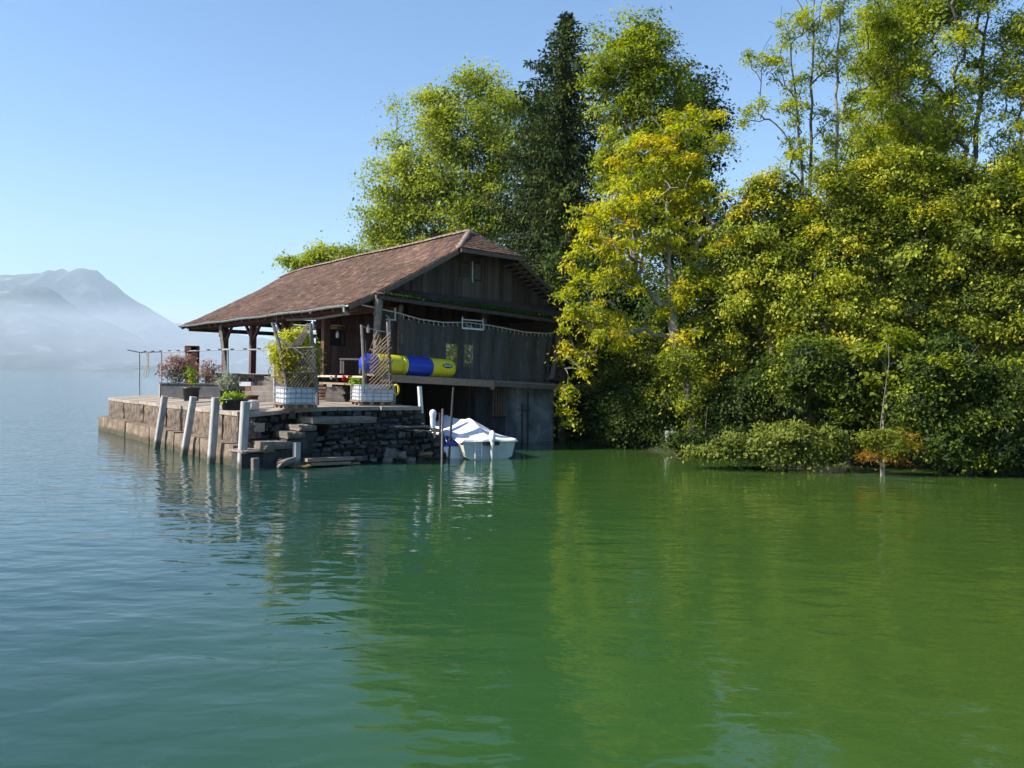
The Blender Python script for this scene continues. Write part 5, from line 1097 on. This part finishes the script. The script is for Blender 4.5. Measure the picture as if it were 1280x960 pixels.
# trellis frame on the left planter
def pole_thing(name, lab, cat, segs, m, base, group=None, slatm='grey_wood'):
    t = thing(name, lab, cat, base, group)
    for nm, pts, r_ in segs: MB().tube(pts, r_, 6).build(nm, M[m if nm != 'slat' else slatm], t)
    return t
Yf = C0.y + .1
def q(x, y, dy=0): return P(x, y, Yf + dy)
segs = [('pole', [q(359, 488), q(349, 430), q(340.5, 403)], .045), ('pole', [q(356, 488, .3), q(343, 405, .3)], .03), ('pole', [q(397, 506, .1), q(393, 450, .1), q(388, 404, .1)], .05), ('crossbar', [q(346, 436), q(392, 434)], .025), ('crossbar', [q(350, 466), q(394, 465)], .022),
        ('crossbar', [q(345, 421), q(366, 434), q(380, 444)], .03)]
for i in range(9):
    x = 352 + i * 4; segs.append(('slat', [q(x, 484 - 0), q(min(x + 38, 395), 484 - (min(x + 38, 395) - x) * 1.35)], .009))
for i in range(7): segs.append(('slat', [q(352 + i * 6, 430 + i * 1), q(min(352 + i * 6 + 26, 396), 430 + i + (min(352 + i * 6 + 26, 396) - 352 - i * 6) * 1.35)], .008))
for i in range(5): segs.append(('twig', [q(364 + i * 3, 432), q(376 + i * 2, 418), q(385 + i, 404 + i * 4)], .016))
pole_thing('trellis', 'dark pole trellis with thin crossed slats in front of the big bush', 'trellis', segs, 'grey_wood', q(370, 500))
C0, fx, fy, L, D, hh, k = i2; Yf = C0.y + .12
segs = [('pole', [q(455.5, 492), q(454, 440), q(452, 406)], .045), ('pole', [q(458.5, 493, .05), q(457, 425, .05)], .02), ('pole', [q(489, 486, .3), q(486.5, 440, .3), q(484.5, 402, .3)], .045), ('crossbar', [q(454, 408.5, .2), q(471, 413, .2), q(488, 416, .2)], .01), ('crossbar', [q(457, 453), q(488, 453)], .022), ('crossbar', [q(458, 467), q(489, 468)], .022), ('crossbar', [q(462, 437), q(490, 435)], .02)]
for i in range(9):  # fan slats, upper part leaning right
    x0, y0 = 461 + i * 2.2, 440 + i * 4.5; x1 = 470.5 + i * 2.6; y1 = 414 + i * 4.6; segs.append(('slat', [q(x0, y0, .05), q(min(x1 + 1, 491), y1, .05)], .015))
for i in range(11): x0 = 456.5 + i * 1.0; segs.append(('slat', [q(x0, 444 + i * 4.2 - 6, .02), q(min(x0 + 27, 488), 444 + i * 4.2 - 6 + min(27, 488 - x0) * .95, .02)], .013)) if 444 + i * 4.2 + 20 < 490 else None
for i in range(10): x0 = 459 + i * .4; y0 = 484 - i * 5.2; segs.append(('slat', [q(x0 + 2, y0 + 2, -.02), q(min(x0 + 26, 490), y0 - 22, -.02)], .013))
for i in range(5): x0 = 466 + i * 4.5; segs.append(('slat', [q(x0, 487, -.02), q(min(491, x0 + 12), 487 - (min(491, x0 + 12) - x0) * 1.05, -.02)], .013))
pole_thing('lattice', 'fanned wooden lattice between two poles in the right tank planter', 'trellis', segs, 'grey_wood', q(470, 500), slatm='tan_wood')
p = P(495, 487, 24.7); t = MB(); 
for k2 in range(1): t.tube([p + Vector((.09 * math.cos(a * .7), 0, .16 * math.sin(a * .7))) for a in range(10)], .035, 7)
tag(t.build('lime_fender', M['yellow'], None, p), 'lime yellow ring hanging behind the lattice planter', 'ring')

# ================================================================== INFLATABLE TUBE
ti = thing('towable_tube', 'long blue and yellow inflatable towing tube lying on the platform', 'inflatable tube', PT(510, 470, -.3))
ax0, ax1 = PT(450, 457.5, -.33), PT(568, 458, -.33); ax0.z = platz(.5) + .335; ax1.z = platz(4.1) + .335
R_ = .33; Lt = (ax1 - ax0).length; d = (ax1 - ax0).normalized()
def sect(f0, f1, m, nm, cap0=False, cap1=False):
    pts = []; rs = []
    n = 10
    for i in range(n + 1):
        f = lerp(f0, f1, i / n); x = f * Lt; e = min(x, Lt - x); r = R_ * math.sqrt(max(.0004, 1 - (1 - min(1, e / (R_ * .8))) ** 2)) if (cap0 and f < .5) or (cap1 and f > .5) else R_
        bulge = .012 * math.sin(math.pi * i / n); pts.append(ax0 + d * x); rs.append(r + bulge - (.012 if i in (0, n) and not ((cap0 and i == 0) or (cap1 and i == n)) else 0))
    if cap0 or cap1:
        pts = []; rs = []; n = 16
        for i in range(n + 1):
            f = lerp(f0, f1, (i / n) ** (2 if cap0 else .5)); x = f * Lt; e = min(x, Lt - x); r = R_ * math.sqrt(max(.0004, 1 - (1 - min(1, e / (R_ * .9))) ** 2)); pts.append(ax0 + d * x); rs.append(r)
    return MB().tube(pts, rs, 28).build(nm, M[m], ti, None, True)
sect(0, .14, 'blue', 'blue_panel', cap0=True); sect(.14, .405, 'yellow', 'yellow_panel'); sect(.405, .445, 'yellow', 'yellow_band'); sect(.445, .71, 'blue', 'blue_panel'); sect(.71, 1, 'yellow', 'yellow_panel', cap1=True)
# oval badge with lettering
bc = ax0 + d * Lt * .865; nrm = d.cross(UP).normalized(); 
if nrm.y > 0: nrm = -nrm
up2 = nrm.cross(d); up2 = -up2 if up2.z < 0 else up2
ang0 = math.radians(14)
def onr(a_, h_, r_): 
    th_ = ang0 + h_ / R_; return bc + d * a_ + (nrm * math.cos(th_) + UP * math.sin(th_)) * r_
vs = [onr(0, 0, R_ + .006)] + [onr(.215 * math.cos(a * math.pi / 12), .085 * math.sin(a * math.pi / 12), R_ + .006) for a in range(24)]
bd = MB().add(vs, [(0, 1 + i, 1 + (i + 1) % 24) for i in range(24)]).build('badge', M['black'], ti)
try:
    fc = bpy.data.curves.new('badge_text', 'FONT'); fc.body = 'RAVE'; fc.size = .13; fc.align_x = 'CENTER'; fc.align_y = 'CENTER'; fc.extrude = .002; fc.offset = .003
    tmp = bpy.data.objects.new('tmp', fc); S.collection.objects.link(tmp); dg = bpy.context.evaluated_depsgraph_get(); me = bpy.data.meshes.new_from_object(tmp.evaluated_get(dg)); bpy.data.objects.remove(tmp); 
    for v in me.vertices:
        a_, h_ = v.co.x * 1.0, v.co.y * .8; pth = onr(a_, h_, R_ + .009 + v.co.z); v.co = pth - BASE[ti.name]
    me.name = 'badge_text'; me.materials.clear(); me.materials.append(M['white']); o = add_obj('badge_text', me); o.parent = bd; BASE.pop('x', None)
except Exception as ex: print('font', ex)

# ================================================================== BOAT
stern = Vector((-.66, 23.9, 0)); bow = Vector((-2.75, 28.3, 0)); ba = (bow - stern).normalized(); bs_ = ba.cross(UP).normalized(); BL = (bow - stern).length   # bs_: starboard
bt = thing('motor_boat', 'small white motorboat under a tent-like white cover moored at the boathouse', 'boat', stern)
def hw_(a): return .90 * (1 - max(0, (a - .45) / .55) ** 2.2) ** .5 if a < 1 else 0.02
def shz(a): return .60 + .12 * a
def hull(u_, v_):   # u along, v -1..1 across
    a = u_; w_ = max(.02, hw_(a) if a < .995 else .02); s_ = v_
    prof = [(-1, 1), (-.94, .55), (-.86, .12), (-.55, -.12), (0, -.22), (.55, -.12), (.86, .12), (.94, .55), (1, 1)]
    i = (s_ + 1) / 2 * 8; j = min(7, int(i)); f = i - j; x = lerp(prof[j][0], prof[j + 1][0], f); z = lerp(prof[j][1], prof[j + 1][1], f)
    rise = .25 * max(0, a - .6) ** 1.5; return stern + ba * a * BL + bs_ * x * w_ + UP * (z * shz(a) + (rise if z < .5 else 0))
mb = MB(); mb.grid(lambda u_, v_: hull(u_, -1 + 2 * v_), 20, 16); mb.build('hull', M['hull'], bt, None, True)
tv = [hull(0, -1 + 2 * i / 16) for i in range(17)]; MB().add(tv, [tuple(range(17))]).build('transom', M['hull'], bt)
MB().tube([hull(a / 20, 1) for a in range(21)], .025, 6).build('rub_rail', M['white'], bt); MB().tube([hull(a / 20, -1) for a in range(21)], .025, 6).build('rub_rail', M['white'], bt)
RH = [(0, .66), (.05, .70), (.30, 1.16), (.36, 1.18), (.42, 1.12), (.62, 1.10), (.78, 1.18), (.84, 1.15), (1.0, .80)]
def cover(u_, v_):
    a = lerp(-.015, 1.0, u_); w_ = hw_(max(0, min(.985, a))) + .05; x = -1 + 2 * v_; rh = interp(max(a, 0), RH); g_ = shz(max(a, 0)) + .02
    k_ = (1 - abs(x)) ; z = g_ + (rh - g_) * (k_ ** .92) - .06 * math.sin(math.pi * min(1, k_)) * (abs(a - .36) > .05)
    z += .014 * noise.noise(Vector((a * 9, x * 3, 1))) + .010 * math.sin(a * 26 + x * 4) * k_ * (1 - k_) * 4 * .5
    if v_ in (0, 1): z = g_ - .10 - .03 * math.sin(a * 40)
    if u_ == 0: z -= .0
    return stern + ba * a * BL + bs_ * x * w_ + UP * z
MB().grid(cover, 60, 28).build('cover', M['canvas'], bt, None, True)
ed = [cover(0, i / 28) for i in range(29)]; MB().add([p for p in ed] + [Vector((p.x, p.y, .60 - .05)) - ba * .02 for p in ed], [(i, i + 1, 30 + i, 29 + i) for i in range(28)]).build('cover_flap', M['canvas'], bt)
MB().tube([stern + ba * .36 * BL + UP * 1.16, stern + ba * .36 * BL + bs_ * .5 + UP * .92, stern + ba * .36 * BL + bs_ * .93 + UP * .66], .018, 5).build('cover_seam', M['canvas'], bt)
MB().tube([stern + ba * .36 * BL + UP * 1.16, stern + ba * .36 * BL - bs_ * .5 + UP * .92, stern + ba * .36 * BL - bs_ * .93 + UP * .66], .018, 5).build('cover_seam', M['canvas'], bt)
# outboard
ob = stern - ba * .16 + bs_ * .02
e_ = MB()
def eng(u_, v_):
    a = 2 * math.pi * u_; zz = lerp(0, 1, v_); r = .10 * (math.sin(math.pi * min(.97, .14 + zz * .86)) ** .5) * (1 + .1 * noise.noise(Vector((u_ * 5, v_ * 4, 0))))
    return ob + ba * math.cos(a) * r * 1.3 + bs_ * math.sin(a) * r + UP * (.56 + zz * .34)
MB().grid(eng, 20, 10).build('outboard_cowl', M['canvas'], bt, None, True)
MB().tube([ob + UP * .56, ob + UP * .3, ob - ba * .02 + UP * .05, ob - UP * .5], [.075, .06, .04, .03], 8).build('outboard_leg', M['hull'], bt, None, True)
MB().box(ob + ba * .08 + UP * .5, ba * .1, bs_ * .24, UP * .06).build('engine_bracket', M['black'], bt)
ld = MB()
for sx in (-.50, -.28): ld.tube([stern + bs_ * sx - ba * .05 + UP * .60, stern + bs_ * sx - ba * .07 + UP * .04], .016, 6)
for zz in (.12, .3): ld.tube([stern + bs_ * -.50 - ba * .07 + UP * zz, stern + bs_ * -.28 - ba * .07 + UP * zz], .014, 5)
ld.build('swim_ladder', M['white'], bt)
MB().tube([hull(.98, 1), Vector((-2.35, 26.2, .75)), Vector((-1.9, 23.0, .55)), Vector((-1.83, 22.75, .7))], .012, 5).build('mooring_line', M['rope'], bt)
for i in range(9):
    p_ = hull(.04 + i * .1, 1) - UP * .04; MB().tube([p_ + bs_ * .05 + UP * .06, p_ + bs_ * .02 - UP * .16], .006, 4).build('cover_tie', M['black'], bt)
# little second craft between the boat and the landing
s2 = Vector((-1.70, 23.95, 0)); b2 = Vector((-2.75, 26.6, 0)); a2 = (b2 - s2).normalized(); c2 = a2.cross(UP).normalized(); L2 = (b2 - s2).length
dn = thing('jet_ski', 'blue and white watercraft under black straps squeezed beside the covered boat', 'watercraft', s2)
def h2(u_, v_):
    x = -1 + 2 * v_; w_ = .42 * (1 - max(0, (u_ - .4) / .6) ** 2) ** .5 + .01; z = lerp(-.15, .38, abs(x) ** 2.2); return s2 + a2 * u_ * L2 + c2 * x * w_ + UP * (z + .12 * u_)
MB().grid(h2, 14, 10).build('hull', M['white'], dn, None, True); MB().add([h2(0, i / 10) for i in range(11)], [tuple(range(11))]).build('transom', M['white'], dn)
def h3(u_, v_):
    x = -1 + 2 * v_; w_ = .42 * (1 - max(0, (u_ - .4) / .6) ** 2) ** .5 + .03; z = .36 + .24 * (1 - x * x) * math.sin(math.pi * min(1, .25 + u_ * .75)); return s2 + a2 * u_ * L2 + c2 * x * w_ + UP * (z + .12 * u_)
MB().grid(h3, 14, 8).build('deck_cover', M['blue'], dn, None, True)
MB().add([h3(0, i / 8) for i in range(9)] + [h2(0, 1), h2(0, 0)], [tuple(range(11))]).build('stern_panel', M['blue'], dn)
for f in (.12, .4, .7): MB().tube([h2(f, 0) - UP * .15 - c2 * .02, h2(f, 0), h3(f, .25) + UP * .02, h3(f, .5) + UP * .02, h3(f, .75) + UP * .02, h2(f, 1)], .03, 6).build('strap', M['black'], dn)
MB().tube([h2(i / 12, .12) - c2 * .02 for i in range(13)], .05, 6).build('fender_strip', M['black'], dn)
MB().tube([h2(i / 12, .02) - c2 * .02 for i in range(13)], .06, 6).build('fender_strip', M['black'], dn)
# hanging lamps, lanterns, chairs
def lamp(lab, x, y, Y):
    p = P(x, y, Y); t = thing('hanging_lamp', lab, 'lamp', p, 'glass lamps hanging under the eave'); MB().tube([p + UP * .45, p + UP * .12], .012, 5).build('cord', M['iron'], t); MB().lathe(p, [(.03, -.14), (.06, -.12), (.065, .04), (.03, .10), (.025, .14)], 10).build('glass', M['tank'], t, None, True)
lamp('glass lamp hanging under the eave left of the big bush', 345.5, 411, 27.0); lamp('glass lamp hanging under the eave above the right trellis pole', 391, 405.5, 27.5); lamp('glass lamp hanging at the plank wall left of the netting', 460.5, 411, 26.6); lamp('small glass lamp hanging by the dark window', 422, 418, 29.2)
p = P(278.5, 417, 36.5); t = thing('lantern', 'dark square lantern hanging beside the leaning brace', 'lantern', p); MB().box(p, X_ * .13, Y_ * .13, UP * .17).build('lantern_body', M['iron'], t); MB().lathe(p + UP * .17, [(.2, 0), (.02, .14)], 4).build('lantern_roof', M['iron'], t); MB().tube([p + UP * .3, p + UP * .5], .015, 5).build('hook', M['iron'], t)
p = P(338, 446, 27.5); t = thing('candle_lantern', 'small glass lantern on a curved iron stand by the railing post', 'lantern', p - UP * .6); MB().lathe(p, [(.05, -.12), (.10, .1), (.11, .11), (.02, .16)], 6).build('lantern_glass', M['tank'], t); MB().tube([p - UP * .12, p - UP * .3 + X_ * .05, p - UP * .5 - X_ * .06, p - UP * .75], .015, 5).build('stand', M['iron'], t)
def chair(lab, x, y, Y, ang):
    c = P(x, y, Y); fx_ = Vector((math.cos(ang), math.sin(ang), 0)); fy_ = Vector((-math.sin(ang), math.cos(ang), 0)); t = thing('chair', lab, 'chair', c, 'chairs on the gallery')
    MB().box(c + UP * .45, fx_ * .22, fy_ * .22, UP * .02).build('seat', M['iron'], t); MB().box(c + UP * .78 + fy_ * .22, fx_ * .22, fy_ * .015, UP * .14).build('backrest', M['grey_wood'], t)
    for sx in (-1, 1):
        for sy in (-1, 1): MB().bar(c + fx_ * .2 * sx + fy_ * .2 * sy, c + fx_ * .2 * sx + fy_ * .22 * sy + UP * (.45 if sy < 0 else .9), .025, .025, up=fy_).build('leg', M['iron'], t)
chair('dark chair with a pale backrest on the gallery left of the window post', 397, 466, 28.6, .5)
t = table('gallery_table', 'narrow dark table on the gallery left of the blue tube end', 'table', 424, 452, 447.5, 467, 27.3, 'grey_wood', .5)
# ================================================================== HAZE
hm = bpy.data.materials.new('haze'); hm.use_nodes = True; n = hm.node_tree.nodes; l = hm.node_tree.links
for x in list(n): 
    if x.type != 'OUTPUT_MATERIAL': n.remove(x)
pv = n.new('ShaderNodeVolumePrincipled'); pv.inputs['Color'].default_value = (.74, .88, 1.0, 1); pv.inputs['Density'].default_value = HAZE_D; pv.inputs['Anisotropy'].default_value = 0.0
l.new(pv.outputs[0], n['Material Output'].inputs['Volume'])
mm = hm.copy(); mm.name = 'mist'; mm.node_tree.nodes['Principled Volume'].inputs['Density'].default_value = .00034; mm.node_tree.nodes['Principled Volume'].inputs['Color'].default_value = (.90, .93, 1.0, 1)
o = MB().box(Vector((-1200, 5250, 214)), Vector((6000, 0, 0)), Vector((0, 850, 0)), Vector((0, 0, 215))).build('mist_bank', mm); o['kind'] = 'stuff'; o['label'] = 'white mist lying on the far lake at the foot of the mountains'
hb = MB().box(Vector((0, 4700, 800)), Vector((8800, 0, 0)), Vector((0, 4760, 0)), Vector((0, 0, 810))); o = hb.build('haze', hm); o['kind'] = 'stuff'; o['label'] = 'pale morning haze over the lake'
